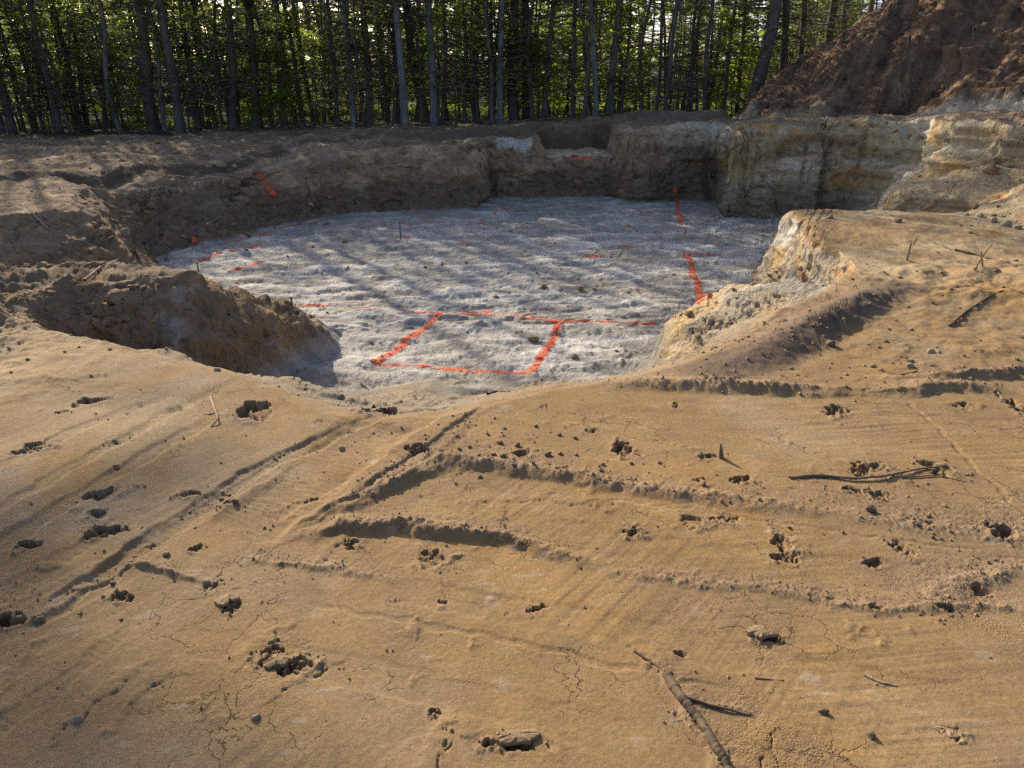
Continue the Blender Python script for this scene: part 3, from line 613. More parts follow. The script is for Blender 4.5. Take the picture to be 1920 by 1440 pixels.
C = lerp(C, (0.23, 0.20, 0.16), tg * sst(.30, .45, MK['t1'] + .25 * n_b) * .85)
C = lerp(C, (0.40, 0.29, 0.155), tg * (1 - sst(.2, .4, MK['t1'] + .2 * n_b)) * .85)
C = lerp(C, (0.150, 0.108, 0.078), DWM)
lm_ = MK['midfar'] * (1 - sst(-2.6, -1.8, X)) * sst(4.7, 5.6, Y)
C = lerp(C, (0.185, 0.135, 0.09), lm_ * sst(-.5, .0, n_b + .4 * n_a) * .9)
C = lerp(C, (0.40, 0.26, 0.12), lm_ * sst(.18, .35, n_a) * .7)
# walls: colour bands by height, darker towards the foot and on the left
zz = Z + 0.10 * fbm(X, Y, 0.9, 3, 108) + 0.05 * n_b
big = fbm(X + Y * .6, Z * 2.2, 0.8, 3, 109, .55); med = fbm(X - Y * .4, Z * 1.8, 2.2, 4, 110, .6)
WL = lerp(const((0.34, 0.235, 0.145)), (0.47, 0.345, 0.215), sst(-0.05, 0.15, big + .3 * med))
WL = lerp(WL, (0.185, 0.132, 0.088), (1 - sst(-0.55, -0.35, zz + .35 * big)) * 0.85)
WL = lerp(WL, (0.48, 0.42, 0.335), sst(0.10, 0.3, med - .2 * big) * sst(-.3, .1, zz) * 0.5)
WL = lerp(WL, (0.17, 0.115, 0.075), sst(0.12, 0.3, -med + .2 * big) * 0.6)
WR = lerp(const((0.43, 0.345, 0.21)), (0.47, 0.275, 0.105), sst(0.02, 0.28, fbm(X * .8 + Y * .9 + Z * 1.1, Z * 1.2 - Y * .3, .8, 4, 111, .55)))
WR = lerp(WR, (0.60, 0.53, 0.40), sst(0.0, 0.30, fbm(X * .9 + Y * .8, Z * 1.6, 0.8, 4, 112, .55)) * .85)
WR = lerp(WR, (0.22, 0.12, 0.070), np.exp(-((zz - 0.42) / 0.12) ** 2) * sst(4.9, 5.4, X) * (1 - sst(6.2, 6.8, X)) * .8)
WR = lerp(WR, (0.19, 0.15, 0.10), sst(0.10, 0.3, fbm(X * .7 + Y, Z * 2.0, 1.5, 4, 113, .6)) * .75)
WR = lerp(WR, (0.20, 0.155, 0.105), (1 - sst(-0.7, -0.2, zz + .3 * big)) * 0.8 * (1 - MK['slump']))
blk = sst(2.2, 2.5, X) * (1 - sst(4.4, 4.8, X)) * sst(16.5, 17, Y)
WR = lerp(WR, (0.58, 0.51, 0.38), blk * sst(.12, .32, zz + .25 * med) * .8)
WR = lerp(WR, (0.15, 0.118, 0.088), blk * (1 - sst(.0, .2, zz + .25 * med)) * .85)
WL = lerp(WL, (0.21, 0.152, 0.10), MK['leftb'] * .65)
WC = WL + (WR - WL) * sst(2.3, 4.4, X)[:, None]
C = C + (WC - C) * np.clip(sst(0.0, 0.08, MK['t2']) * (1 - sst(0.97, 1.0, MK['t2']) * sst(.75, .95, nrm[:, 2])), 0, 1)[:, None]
# upper ground
UC = lerp(const((0.235, 0.17, 0.11)), (0.40, 0.295, 0.19), sst(0.0, 0.4, n_b))
UC = lerp(UC, (0.165, 0.122, 0.088), sst(0.0, 0.4, n_a) * .7)
C = C + (UC - C) * (MK['top2'] * sst(.7, .95, nrm[:, 2]))[:, None]
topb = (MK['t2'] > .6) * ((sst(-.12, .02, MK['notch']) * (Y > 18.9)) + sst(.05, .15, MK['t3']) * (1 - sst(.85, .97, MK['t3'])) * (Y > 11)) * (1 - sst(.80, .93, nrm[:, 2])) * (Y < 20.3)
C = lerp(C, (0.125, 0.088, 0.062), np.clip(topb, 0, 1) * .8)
# sunlight painted pale on the step's ledge, and a pale lump at its corner
nl = sst(-.05, .05, MK['notch']) * (MK['t2'] > .8)
C = lerp(C, (0.66, 0.53, 0.34), nl * sst(.7, .9, nrm[:, 2]))
pk = sst(-.42, -.30, X) * (1 - sst(.42, .52, X)) * sst(-.02, .06, Z + .12 * n_b) * (np.abs(Y - 17.5) < .45)
C = lerp(C, (0.56, 0.52, 0.45), pk * (MK['t2'] > .1) * sst(-.35, -.1, med + .5 * n_c) * .9)
# woods and heap
FO = lerp(const((0.085, 0.062, 0.042)), (0.050, 0.085, 0.024), sst(-0.15, 0.25, fbm(X, Y, 0.5, 4, 114, .6) + 0.25 * sst(26, 34, MK['d'])))
dwood = MK['d'] + 1.2 * n_a
C = C + (FO - C) * (sst(21.0, 22.5, dwood) * (1 - MK['pile']))[:, None]
HC = lerp(const((0.155, 0.098, 0.062)), (0.30, 0.19, 0.112), sst(-0.05, 0.35, fbm((X * .66 - Y * .75) * 1.4, (X * .75 + Y * .66) * .35, 1.8, 4, 115, .6)))
HC = lerp(HC, (0.10, 0.064, 0.042), sst(0.05, 0.4, fbm(X, Y, 1.1, 4, 116, .6)) * .8)
HC = lerp(HC, (0.27, 0.185, 0.12), sst(0.25, 0.5, n_b) * .4)
C = C + (HC - C) * MK['pile'][:, None]
C = np.clip(C, 0.01, 0.85)
WET = np.clip(leftg * smear * .3 + MK['floor'] * sst(0.1, 0.35, MK['plate']) * 0.35 + MK['nearm'] * smear * .4, 0, 1)

# ---- cut the sheet into the pieces of the place
zone = np.full(len(X), 0)
zone[(MK['t1'] < 0.985) & (MK['ramp'] > 0.5)] = 3
zone[(MK['t1'] < 0.985) & (MK['ramp'] <= 0.5) & (X < 0)] = 4
zone[(MK['t1'] < 0.985) & (MK['ramp'] <= 0.5) & (X > 0)] = 5
zone[MK['t1'] < 0.03] = 1
zone[MK['t2'] > 0.01] = 2
zone[MK['t2'] > 0.985] = 6
zone[dwood > 21.8] = 7
zone[MK['sd'] > 0.03] = 8
ci, ri = np.meshgrid(np.arange(nC), np.arange(nR - 1), indexing='ij')
cj = (ci + 1) % nC
Q = np.stack([ci * nR + ri, ci * nR + ri + 1, cj * nR + ri + 1, cj * nR + ri], -1).reshape(-1, 4)
# columns run clockwise seen from above after the dense fan, so fix the winding by the sign of the area
qz = zone[Q]; fz = np.median(np.sort(qz, axis=1)[:, 1:3], axis=1).astype(int) if False else qz[:, 0]
LAND = {}
ZN = [(0, 'ground', M_SAND, 'graded tan sand ground with holes and loose ridges nearest the viewer'), (1, 'pit_floor', M_CLAY, 'churned pale grey clay floor of the dug pit'),
      (2, 'pit_wall', M_WALL, 'cut earth wall round the back and right of the pit'), (3, 'ramp', M_SAND, 'sandy ramp sloping from the near ground into the pit'),
      (4, 'earth_bank', M_WALL, 'dark earth bank running into the pit on its near left'), (5, 'earth_bank', M_WALL, 'sunlit sandy bank stepping down into the pit on its right'),
      (6, 'terrain', M_WALL, 'bare brown earth above the pit up to the trees'), (7, 'forest_floor', M_FOREST, 'shaded litter and low green under the trees'), (8, 'dirt_pile', M_HEAP, 'tall heap of dark reddish brown topsoil beside the woods')]
VV = np.stack([X, Y, Z], -1)
for zid, name, mat, label in ZN:
    f = Q[fz == zid]
    if not len(f): continue
    used = np.unique(f); remap = np.zeros(len(X), np.int64); remap[used] = np.arange(len(used))
    ff = remap[f]
    v = VV[used]
    a = v[ff[:, 1]] - v[ff[:, 0]]; b = v[ff[:, 2]] - v[ff[:, 0]]
    if np.median(a[:, 0] * b[:, 1] - a[:, 1] * b[:, 0]) < 0: ff = ff[:, ::-1]
    me = np_mesh(name, v, ff, mat, True)
    ca = me.attributes.new('soil', 'FLOAT_COLOR', 'POINT'); ca.data.foreach_set('color', np.concatenate([C[used], np.ones((len(used), 1), np.float32)], 1).astype(np.float32).ravel())
    wa = me.attributes.new('wet', 'FLOAT', 'POINT'); wa.data.foreach_set('value', WET[used].astype(np.float32))
    me.normals_split_custom_set_from_vertices(nrm[used].tolist())
    o = bpy.data.objects.new(name, me); COL.objects.link(o)
    if name == 'dirt_pile': tag(o, label, 'dirt pile')
    else: tag(o, label, kind='structure')
    LAND[zid] = o
bpy.context.view_layer.update()
dg = bpy.context.evaluated_depsgraph_get()
BVH = {k: BVHTree.FromObject(o, dg) for k, o in LAND.items()}
def hit_uv(u, v):
    d = ray(u, v); d = Vector(d).normalized(); best = None
    for k, t in BVH.items():
        loc, n, i, dist = t.ray_cast(Vector((0, 0, CAM_Z)), d)
        if loc is not None and (best is None or dist < best[2]): best = (loc, n, dist)
    return best
def drop(x, y):
    best = None
    for k, t in BVH.items():
        loc, n, i, dist = t.ray_cast(Vector((x, y, 12)), Vector((0, 0, -1)))
        if loc is not None and (best is None or loc.z > best[0].z): best = (loc, n)
    return best if best else (Vector((x, y, float(land(np.array([x]), np.array([y]))[0]))), Vector((0, 0, 1)))

# ------------------------------------------------------------------ trees
def tube(path, radii, sides=6):
    path = np.asarray(path, float); n = len(path)
    d = np.gradient(path, axis=0); d /= np.maximum(np.linalg.norm(d, axis=1, keepdims=True), 1e-9)
    ref = np.where(np.abs(d[:, 2:3]) > 0.9, np.array([[1., 0, 0]]), np.array([[0, 0, 1.]]))
    a = np.cross(d, ref); a /= np.maximum(np.linalg.norm(a, axis=1, keepdims=True), 1e-9); b = np.cross(d, a)
    th = np.linspace(0, 2 * np.pi, sides, endpoint=False)
    V = path[:, None] + np.asarray(radii)[:, None, None] * (np.cos(th)[None, :, None] * a[:, None] + np.sin(th)[None, :, None] * b[:, None])
    V = V.reshape(-1, 3); i, j = np.meshgrid(np.arange(n - 1), np.arange(sides), indexing='ij'); k = (j + 1) % sides
    F = np.stack([i * sides + j, i * sides + k, (i + 1) * sides + k, (i + 1) * sides + j], -1).reshape(-1, 4)
    return V, F
class Acc:
    def __init__(s): s.V = []; s.F = []; s.n = 0
    def add(s, V, F): s.V.append(V); s.F.append(F + s.n); s.n += len(V)
    def mesh(s, name, mat, smooth=False): return np_mesh(name, np.concatenate(s.V), np.concatenate(s.F), mat, smooth)
def leaf_quads(cen, along, side, ln, wd):
    """flat leaf or needle-spray blades: a bent diamond each"""
    n = len(cen)
    a = cen - along * ln * .5; b = cen + side * wd * .5; c = cen + along * ln * .5; d = cen - side * wd * .5
    V = np.stack([a, b, c, d], 1).reshape(-1, 3); F = np.arange(4 * n).reshape(n, 4)
    return V, F
def unit(v): return v / np.maximum(np.linalg.norm(v, axis=-1, keepdims=True), 1e-9)

def trunk_mesh(name, h, r, mat, rg, bend=0.12, rings=18, sides=9):
    z = np.linspace(0, 1, rings) ** 1.15 * h
    ph = rg.uniform(0, 6.28, 4)
    px = bend * (np.sin(z * .45 + ph[0]) - np.sin(ph[0])) + bend * .25 * np.sin(z * 1.6 + ph[1]); py = bend * (np.sin(z * .4 + ph[2]) - np.sin(ph[2])) + bend * .25 * np.sin(z * 1.4 + ph[3])
    px -= px[0]; py -= py[0]
    rad = r * (1 - 0.8 * (z / h) ** 1.1) * (1 + 0.28 * np.exp(-z / 0.15)) * rg.uniform(.96, 1.04, rings)
    path = np.stack([px, py, z], -1); path[0, 2] = -0.15
    V, F = tube(path, rad, sides)
    return np_mesh(name, V, F, mat, True), path
def at_h(path, z): return np.stack([np.interp(z, path[:, 2], path[:, 0]), np.interp(z, path[:, 2], path[:, 1]), z], -1)

def fir(rg, h, r, z0, zlive, ztop, nbr, nspray, mat_bark, droop=0.35):
    """conifer: bare dead branches low down, needle sprays between zlive and ztop, thin above"""
    tm, path = trunk_mesh('trunk', h, r, mat_bark, rg, 0.17)
    br = Acc(); nd = Acc()
    for i in range(nbr):
        z = z0 + (h * .96 - z0) * rg.uniform(0, 1) ** 1.25
        th = rg.uniform(0, 6.283); L = np.clip(0.16 * (h - z) + 0.45, .35, 1.9) * rg.uniform(.55, 1.15)
        o = at_h(path, np.array([z]))[0]; d = np.array([math.cos(th), math.sin(th), 0]); t = np.linspace(0, 1, 5)
        pts = o + d * (t[:, None] * L) + np.array([0, 0, 1.]) * ((.25 * t - droop * rg.uniform(.5, 1.4) * t * t) * L)[:, None] + rg.normal(0, .03, (5, 3)) * t[:, None]
        V, F = tube(pts, (0.012 + .004 * L) * (1 - .85 * t), 3); br.add(V, F)
        live = 1.0 if zlive <= z <= ztop else (0.30 if z < zlive else 0.22)
        n = int(nspray * L * live * rg.uniform(.5, 1.3))
        # side twigs
        for k in range(3):
            tt = rg.uniform(.25, .9); q = pts[0] + (pts[-1] - pts[0]) * tt; q = np.array([np.interp(tt, t, pts[:, j]) for j in range(3)])
            sd = unit(d * .7 + np.array([-d[1], d[0], 0]) * rg.choice([-1, 1]) + np.array([0, 0, rg.normal(-.1, .25)])); l2 = L * .35 * rg.uniform(.4, 1)
            V, F = tube(np.stack([q, q + sd * l2 * .5 + [0, 0, .01], q + sd * l2]), [.006, .004, .001], 3); br.add(V, F)
        if n < 1: continue
        tt = rg.uniform(.2, 1.02, n); base_p = np.stack([np.interp(tt, t, pts[:, j]) for j in range(3)], -1)
        lat = np.array([-d[1], d[0], 0]); sgn = rg.choice([-1., 1.], n)[:, None]
        spread = (1.05 - tt)[:, None] * L * .42 * rg.uniform(0.1, 1, (n, 1))
        cen = base_p + sgn * lat * spread + d * spread * .5 + np.stack([np.zeros(n), np.zeros(n), rg.normal(-.02, .035, n)], -1)
        al = unit(sgn * lat * .8 + d * .7 + rg.normal(0, .3, (n, 3))); sd = unit(np.cross(al, np.array([0, 0, 1.]) + rg.normal(0, .5, (n, 3))))
        V, F = leaf_quads(cen, al, sd, rg.uniform(.09, .20, (n, 1)), rg.uniform(.025, .06, (n, 1))); nd.add(V, F)
    return [('trunk', tm), ('branches', br.mesh('branches', M_TWIG)), ('crown', nd.mesh('crown', M_NEEDLE))]

def broadleaf(rg, h, r, z0, nlimb, nleaf, mat_bark, lmat=None, zthin=7.0, lsize=.10):
    tm, path = trunk_mesh('trunk', h, r, mat_bark, rg, 0.22)
    br = Acc(); lf = Acc()
    for i in range(nlimb):
        z = z0 + (h * .97 - z0) * rg.uniform(0, 1); th = rg.uniform(0, 6.283)
        L = np.clip(.22 * (h - z) + .6, .5, 2.6) * rg.uniform(.5, 1.1)
        o = at_h(path, np.array([z]))[0]; d = np.array([math.cos(th), math.sin(th), rg.uniform(.15, .7)]); t = np.linspace(0, 1, 5)
        pts = o + d * (t[:, None] * L) + rg.normal(0, .05, (5, 3)) * t[:, None] * L
        V, F = tube(pts, (.10 * r + .008 * L) * (1 - .85 * t), 4); br.add(V, F)
        for k in range(4):
            tt = rg.uniform(.3, 1); q = np.array([np.interp(tt, t, pts[:, j]) for j in range(3)]); e = q + unit(rg.normal(0, 1, 3) * [1, 1, .5] + d) * L * .35 * rg.uniform(.5, 1.1)
            V, F = tube(np.stack([q, (q + e) / 2 + rg.normal(0, .02, 3), e]), [.008, .005, .002], 3); br.add(V, F)
            n = int(nleaf / (nlimb * 4) * rg.uniform(.4, 1.7) * (0.25 if z > zthin else 1))
            if n < 1: continue
            tt = rg.uniform(.25, 1.15, n)[:, None]; cen = q + (e - q) * tt + rg.normal(0, .13, (n, 3)) * [1, 1, .5]
            al = unit(rg.normal(0, 1, (n, 3)) * [1, 1, .35]); sd = unit(np.cross(al, np.array([0, 0, 1.]) + rg.normal(0, .45, (n, 3))))
            V, F = leaf_quads(cen, al, sd, rg.uniform(.7, 1.2, (n, 1)) * lsize, rg.uniform(.5, .8, (n, 1)) * lsize); lf.add(V, F)
    return [('trunk', tm), ('branches', br.mesh('branches', M_TWIG)), ('crown', lf.mesh('crown', lmat or M_LEAF))]

rt = np.random.default_rng(21)
K_FIR = [fir(rt, 9.6, .16, 1.0, 1.9 + .5 * i, 4.4, 95, 44, M_BARK) for i in range(4)]
K_PALE = [fir(rt, 9.8, .16, 2.2, 3.4, 5.2, 60, 45, M_BARKL), broadleaf(rt, 9.4, .16, 2.8, 24, 2200, M_BARKL, zthin=4.6)]
K_TALL = [broadleaf(rt, 17.0, .17, 13.0, 50, 9500, M_BARK, zthin=20, lsize=.15)]  # unseen tall tree, its high crown shaped to shade the lower left ground
K_HARD = [broadleaf(rt, 9.5, .16, 2.2, 30, 3000, M_BARK, zthin=4.6), broadleaf(rt, 9.2, .16, 1.6, 32, 3300, M_BARK, zthin=4.6)]
K_THINF = [fir(rt, 6.4, .05, .7, 1.4 + .4 * i, 4.2, 70, 52, M_BARK) for i in range(3)]
K_THINB = [broadleaf(rt, 6.2, .045, 1.0 + .5 * i, 26, 1500, M_BARK, zthin=4.4, lsize=.11) for i in range(3)]
K_POLE = [fir(rt, 7.4 + .6 * i, .05, .5, 5.2, 6.8, 46, 12, M_BARK, .25) for i in range(3)]
K_BUSH = [broadleaf(rt, 2.4 + .5 * i, .022, .15, 26, 2000, M_TWIG, lsize=.11) for i in range(3)]
counts = {}
def plant(kind, name, x, y, label, cat, group, radius=None, hs=1.0, rot=None, lean=0.0):
    root = empty(name, (x, y, drop(x, y)[0].z))
    s = 1.0 if radius is None else radius
    root.rotation_euler = (lean * rt.normal(), lean * rt.normal(), rt.uniform(0, 6.283) if rot is None else rot)
    root.scale = (hs, hs, hs)
    for pn, me in kind:
        o = bpy.data.objects.new(pn, me); COL.objects.link(o); o.parent = root
        if pn != 'trunk': o['kind'] = 'stuff'
        if pn == 'trunk' and radius is not None: o.scale = (radius / hs, radius / hs, 1.0)
    tag(root, label, cat, group); return root

ORD = ['first', 'second', 'third', 'fourth', 'fifth', 'sixth', 'seventh', 'eighth', 'ninth', 'tenth', 'eleventh', 'twelfth', 'thirteenth', 'fourteenth', 'fifteenth', 'sixteenth', 'seventeenth', 'eighteenth', 'nineteenth', 'twentieth',
       'twenty-first', 'twenty-second', 'twenty-third', 'twenty-fourth', 'twenty-fifth', 'twenty-sixth', 'twenty-seventh', 'twenty-eighth', 'twenty-ninth', 'thirtieth', 'thirty-first', 'thirty-second', 'thirty-third', 'thirty-fourth', 'thirty-fifth']
# thick trunks along the edge of the wood: u at the foot, width px, kind (f fir, p pale bark, h broadleaf), metres away
MAIN = [(-330, 20, 'f', 20), (-260, 20, 'h', 21), (-210, 22, 'f', 19.5), (-150, 20, 'h', 21), (-100, 20, 'f', 20.5), (-55, 22, 'h', 24), (22, 18, 'f', 22), (66, 16, 'f', 23.5), (112, 16, 'f', 21.8), (150, 20, 'h', 22.6), (285, 26, 'f', 21.6), (337, 24, 'f', 21.2), (372, 18, 'p', 22.5), (392, 15, 'f', 23), (437, 20, 'h', 21.8), (484, 24, 'f', 21.6), (534, 18, 'p', 22.2), (556, 18, 'f', 22.8), (590, 12, 'f', 23.2),  # those with negative u are out of view, added to shade the left side
        (632, 13, 'f', 22), (664, 18, 'p', 21.4), (692, 17, 'f', 22.6), (728, 13, 'f', 23.4), (748, 18, 'f', 22.4), (760, 22, 'p', 21.0), (801, 21, 'f', 22.8), (814, 20, 'p', 21.2), (893, 13, 'f', 23.5), (938, 20, 'p', 21.4), (964, 22, 'f', 22.2), (987, 18, 'f', 22.8), (1020, 13, 'f', 21.8), (1073, 13, 'p', 22.0), (1117, 15, 'p', 21.2), (1141, 25, 'f', 21.8), (1160, 15, 'f', 23),
        (1244, 12, 'p', 21.6), (1286, 13, 'f', 22.6), (1322, 13, 'f', 24), (1352, 11, 'p', 22.0), (1378, 15, 'f', 23), (1408, 29, 'f', 21.4), (1455, 18, 'f', 22.4), (1482, 15, 'f', 24), (1532, 18, 'f', 25), (1556, 20, 'p', 26), (1600, 18, 'f', 27), (1700, 20, 'f', 30)]
cnt = {'f': 0, 'p': 0, 'h': 0}
tot = {k: sum(1 for m in MAIN if m[2] == k and m[0] >= 0) for k in 'fph'}
for i, (u, w, k, y) in enumerate(MAIN):
    d = ray(u, 240); t = y / d[1]; x = d[0] * t; rad = 0.40 * w / FPX * t * rt.uniform(.65, 1.12)
    kinds = {'f': K_FIR, 'p': K_PALE, 'h': K_HARD}[k]
    kd = kinds[i % len(kinds)]
    if u in (-55, ): kd = K_TALL[0]
    name = {'f': 'fir_tree', 'p': 'pale_tree', 'h': 'broadleaf_tree'}[k]
    noun = {'f': 'thick dark conifer trunk', 'p': 'pale grey trunk', 'h': 'dark trunk with sunlit broad leaves'}[k]
    if u < 0: lab = f'{ORD[i]} of six trees added out of view on the left to cast shade'
    else:
        lab = f'{ORD[cnt[k]]} {noun} from the left along the edge of the woods'; cnt[k] += 1
    plant(kd, name, x, y, lab, 'tree', 'trees along the edge of the woods', rad / 0.16, rt.uniform(.88, 1.1), lean=.032)
# slender trees behind them
placed = []
for i in range(250):
    for k in range(20):
        u = rt.uniform(-260, 1640); y = 21.2 + 20 * rt.uniform(0, 1) ** 1.5
        d = ray(u, 230); x = d[0] / d[1] * y
        if poly_sd(np.array([x]), np.array([y]), TOE)[0] > -0.3: continue
        if all((x - a) ** 2 + (y - b) ** 2 > .12 for a, b in placed): break
    placed.append((x, y))
    kind = K_POLE[i % 3] if rt.uniform() < .5 else K_THINB[i % 3] if rt.uniform() < (.55 if x < -5 else .3) else K_THINF[i % 3]
    plant(kind, 'slender_tree', x, y, 'slender dark trunk among many alike in the shade of the woods', 'tree', 'slender trees inside the woods', rt.uniform(.5, 1.5), rt.uniform(.75, 1.1) * (1 + max(0, y - 24) * .02), lean=.05)
for i in range(44):
    u = rt.uniform(-100, 1560); y = rt.uniform(26, 44); d = ray(u, 230); x = d[0] / d[1] * y
    if 31.5 < y < 37: y += 6
    if poly_sd(np.array([x]), np.array([y]), TOE)[0] > -0.3: continue
    plant(K_BUSH[i % 3], 'leafy_bush', x, y, 'leafy green bush glowing in the sun deep in the woods', 'bush', 'bushes inside the woods', None, rt.uniform(.8, 1.6))

for i in range(26):
    u = rt.uniform(-40, 620) if i < 16 else rt.uniform(620, 1380); y = rt.uniform(20.9, 24); d = ray(u, 240); x = d[0] / d[1] * y
    plant(K_THINB[i % 3] if i % 2 else K_BUSH[i % 3], 'leafy_sapling', x, y, 'young leafy sapling among the trunks at the edge of the woods', 'sapling', 'saplings at the edge of the woods', .6 if i % 2 else None, rt.uniform(.6, .95), lean=.05)

# the far wood: leaves and stems that read as one mass
fa = Acc(); n = 26000
rf = np.random.default_rng(5)
x = rf.uniform(-52, 46, n); y = rf.uniform(44, 47, n); z = rf.uniform(0, 1, n) ** .9 * 8
keep = fbm(x, z * 1.4, .28, 3, 501) + .5 * fbm(x, z, 1.3, 2, 502) > -0.20 + 0.22 * (z / 10)
cen = np.stack([x, y, z - .3], -1)[keep]; n = len(cen)
al = unit(rf.normal(0, 1, (n, 3)) * [1, 1, .5]); sd = unit(np.cross(al, np.array([0, 0, 1.]) + rf.normal(0, .5, (n, 3))))
V, F = leaf_quads(cen, al, sd, rf.uniform(.4, .85, (n, 1)), rf.uniform(.25, .5, (n, 1))); fa.add(V, F)
tr = Acc()
for i in range(110):
    xx, yy = rf.uniform(-50, 44), rf.uniform(43, 58); L = rf.uniform(7, 12)
    V, F = tube(np.array([[xx, yy, -.6], [xx + rf.normal(0, .15), yy, L * .5], [xx + rf.normal(0, .3), yy, L]]), np.array([1, .8, .3]) * rf.uniform(.05, .17), 6); tr.add(V, F)
wood = empty('far_woods', (0, 50, -.3)); tag(wood, 'bright far foliage and stems closing off the woods', 'woods', kind='stuff')
for nm, a, mt in (('foliage', fa, M_LEAF), ('stems', tr, M_BARK)):
    me = a.mesh(nm, mt); me.transform(Matrix.Translation((0, -50, .3))); o = bpy.data.objects.new(nm, me); COL.objects.link(o); o.parent = wood

# a strip of road seen between the trunks, and grass along it
ns = 60; xs = np.linspace(-34, 26, ns); yc = 34 + 0.0018 * xs ** 2 - .04 * xs
V = []; F = []
for i in range(ns):
    for k, off in enumerate((-1.7, -1.5, 1.5, 1.7)):
        zz_ = drop(xs[i], yc[i] + off)[0].z; V.append((xs[i], yc[i] + off, zz_ + (0.06 if k in (1, 2) else -0.05)))
    if i: F += [(4 * i - 4 + k, 4 * i + k, 4 * i + k + 1, 4 * i - 3 + k) for k in range(3)]
tag(mesh_obj('road', V, F, M_ROAD), 'grey strip of road beyond the trees', kind='structure')
ng = 14000; gu = rf.uniform(-30, 22, ng); gy = 25 + 22 * rf.uniform(0, 1, ng)
ok = (np.abs(gy - (34 + 0.0018 * gu ** 2 - .04 * gu)) > 1.8) & (poly_sd(gu, gy, TOE) < -.2) & (fbm(gu, gy, .4, 2, 510) > -.15)
gu, gy = gu[ok], gy[ok]; ng = len(gu); gz = land(gu, gy)
cen = np.stack([gu, gy, gz + .09], -1); al = unit(np.stack([rf.normal(0, .35, ng), rf.normal(0, .35, ng), np.ones(ng)], -1)); sd = unit(np.stack([rf.normal(0, 1, ng), rf.normal(0, 1, ng), np.zeros(ng)], -1))
V, F = leaf_quads(cen, al, sd, rf.uniform(.18, .4, (ng, 1)), rf.uniform(.03, .07, (ng, 1)))
g = bpy.data.objects.new('grass', np_mesh('grass', V, F, M_GRASS)); COL.objects.link(g); tag(g, 'bright grass growing between the trees and the road', 'grass', kind='stuff')

# ------------------------------------------------------------------ orange marking paint sprayed on the pit floor
def floor_drop(x, y):
    loc, n, i, dist = BVH[1].ray_cast(Vector((x, y, 5)), Vector((0, 0, -1)))
    if loc is not None: return loc.z
    best = None
    for k in (3, 2, 4, 5):
        if k not in BVH: continue
        loc, n, i, dist = BVH[k].ray_cast(Vector((x, y, 5)), Vector((0, 0, -1)))
        if loc is not None and (best is None or loc.z > best): best = loc.z
    return FLOOR_Z if best is None else best
rp = np.random.default_rng(77)
def spray(pts, width, dens, label, group='orange paint lines on the pit floor', cell=0.011, name='paint_line'):
    W = [];
    for u, v in pts:
        hpt = hit_uv(u, v); W.append((hpt[0].x, hpt[0].y))
    V = []; F = []
    for i in range(len(W) - 1):
        ax, ay = W[i]; bx, by = W[i + 1]; L = math.hypot(bx - ax, by - ay); ex, ey = (bx - ax) / L, (by - ay) / L
        n = int(L * 2 * width / (cell * cell) * 1.15)
        for k in range(n):
            s = rp.uniform(0, L); c = np.clip(rp.normal(0, .55), -2.2, 2.2)
            px = ax + ex * s - ey * c * width + 0.03 * math.sin(s * 2.3 + i); py = ay + ey * s + ex * c * width
            pr = dens * (0.95 + 0.6 * float(gn(np.array([px * 6]), np.array([py * 6]), 601)[0])) * (1.15 - .4 * abs(c))
            if rp.uniform() > pr: continue
            th = rp.uniform(0, 3.14); q = cell * rp.uniform(.45, 1.0) * (1.15 - .35 * abs(c)); off = rp.uniform(.002, .005)
            b0 = len(V)
            for a in range(4):
                x = px + q * math.cos(th + a * 1.571); y = py + q * math.sin(th + a * 1.571); V.append((x, y, floor_drop(x, y) + off))
            F.append((b0, b0 + 1, b0 + 2, b0 + 3))
    if F: tag(mesh_obj(name, V, F, M_PAINT), label, 'paint mark', group)
spray([(822, 587), (772, 628), (700, 678)], .055, 1.0, 'bright orange paint line forming the left side of the box on the pit floor')
spray([(700, 676), (800, 686), (995, 699)], .050, .8, 'orange paint line forming the near side of the box on the pit floor')
spray([(1048, 602), (1020, 655), (993, 698)], .050, 1.0, 'bright orange paint line forming the right side of the box on the pit floor')
spray([(560, 572), (690, 577), (822, 586)], .032, .9, 'thin orange paint line running from the left bank to the painted box')
spray([(822, 586), (920, 590), (1048, 603)], .035, .8, 'orange paint line forming the far side of the box on the pit floor')
spray([(850, 588), (918, 583)], .06, .9, 'short bright orange paint dab on the far side of the box', name='paint_mark')
spray([(1048, 603), (1140, 604), (1225, 607)], .03, .75, 'thin orange paint line from the box towards the sandy tongue')
spray([(1287, 476), (1300, 520), (1308, 540)], .055, 1.0, 'bold orange paint line on the floor left of the sunlit bench, far half')
spray([(1308, 540), (1310, 555), (1311, 568)], .055, 1.0, 'bold orange paint line on the floor left of the sunlit bench, near half')
spray([(1268, 378), (1271, 400), (1277, 418)], .06, .7, 'orange paint line near the back right corner of the pit floor')
spray([(1290, 477), (1350, 477), (1415, 480)], .03, .3, 'faint orange paint line from the bold line to the bench foot')
spray([(1280, 419), (1360, 420), (1440, 422)], .04, .14, 'very faint orange paint line crossing towards the right wall')
spray([(370, 488), (430, 470), (485, 456)], .06, .65, 'orange paint line at the left side of the pit floor, the farther')
spray([(430, 509), (465, 499), (494, 489)], .055, .9, 'short bright orange paint line at the left side of the pit floor')
spray([(425, 456), (520, 430), (560, 420), (640, 412)], .06, .40, 'long orange paint line curving round the back left of the pit floor')
spray([(700, 410), (780, 413), (850, 417)], .06, .25, 'faint orange paint line along the back left of the floor')
spray([(925, 403), (945, 394), (967, 383)], .07, .3, 'faint orange paint line at the back of the floor near the step')
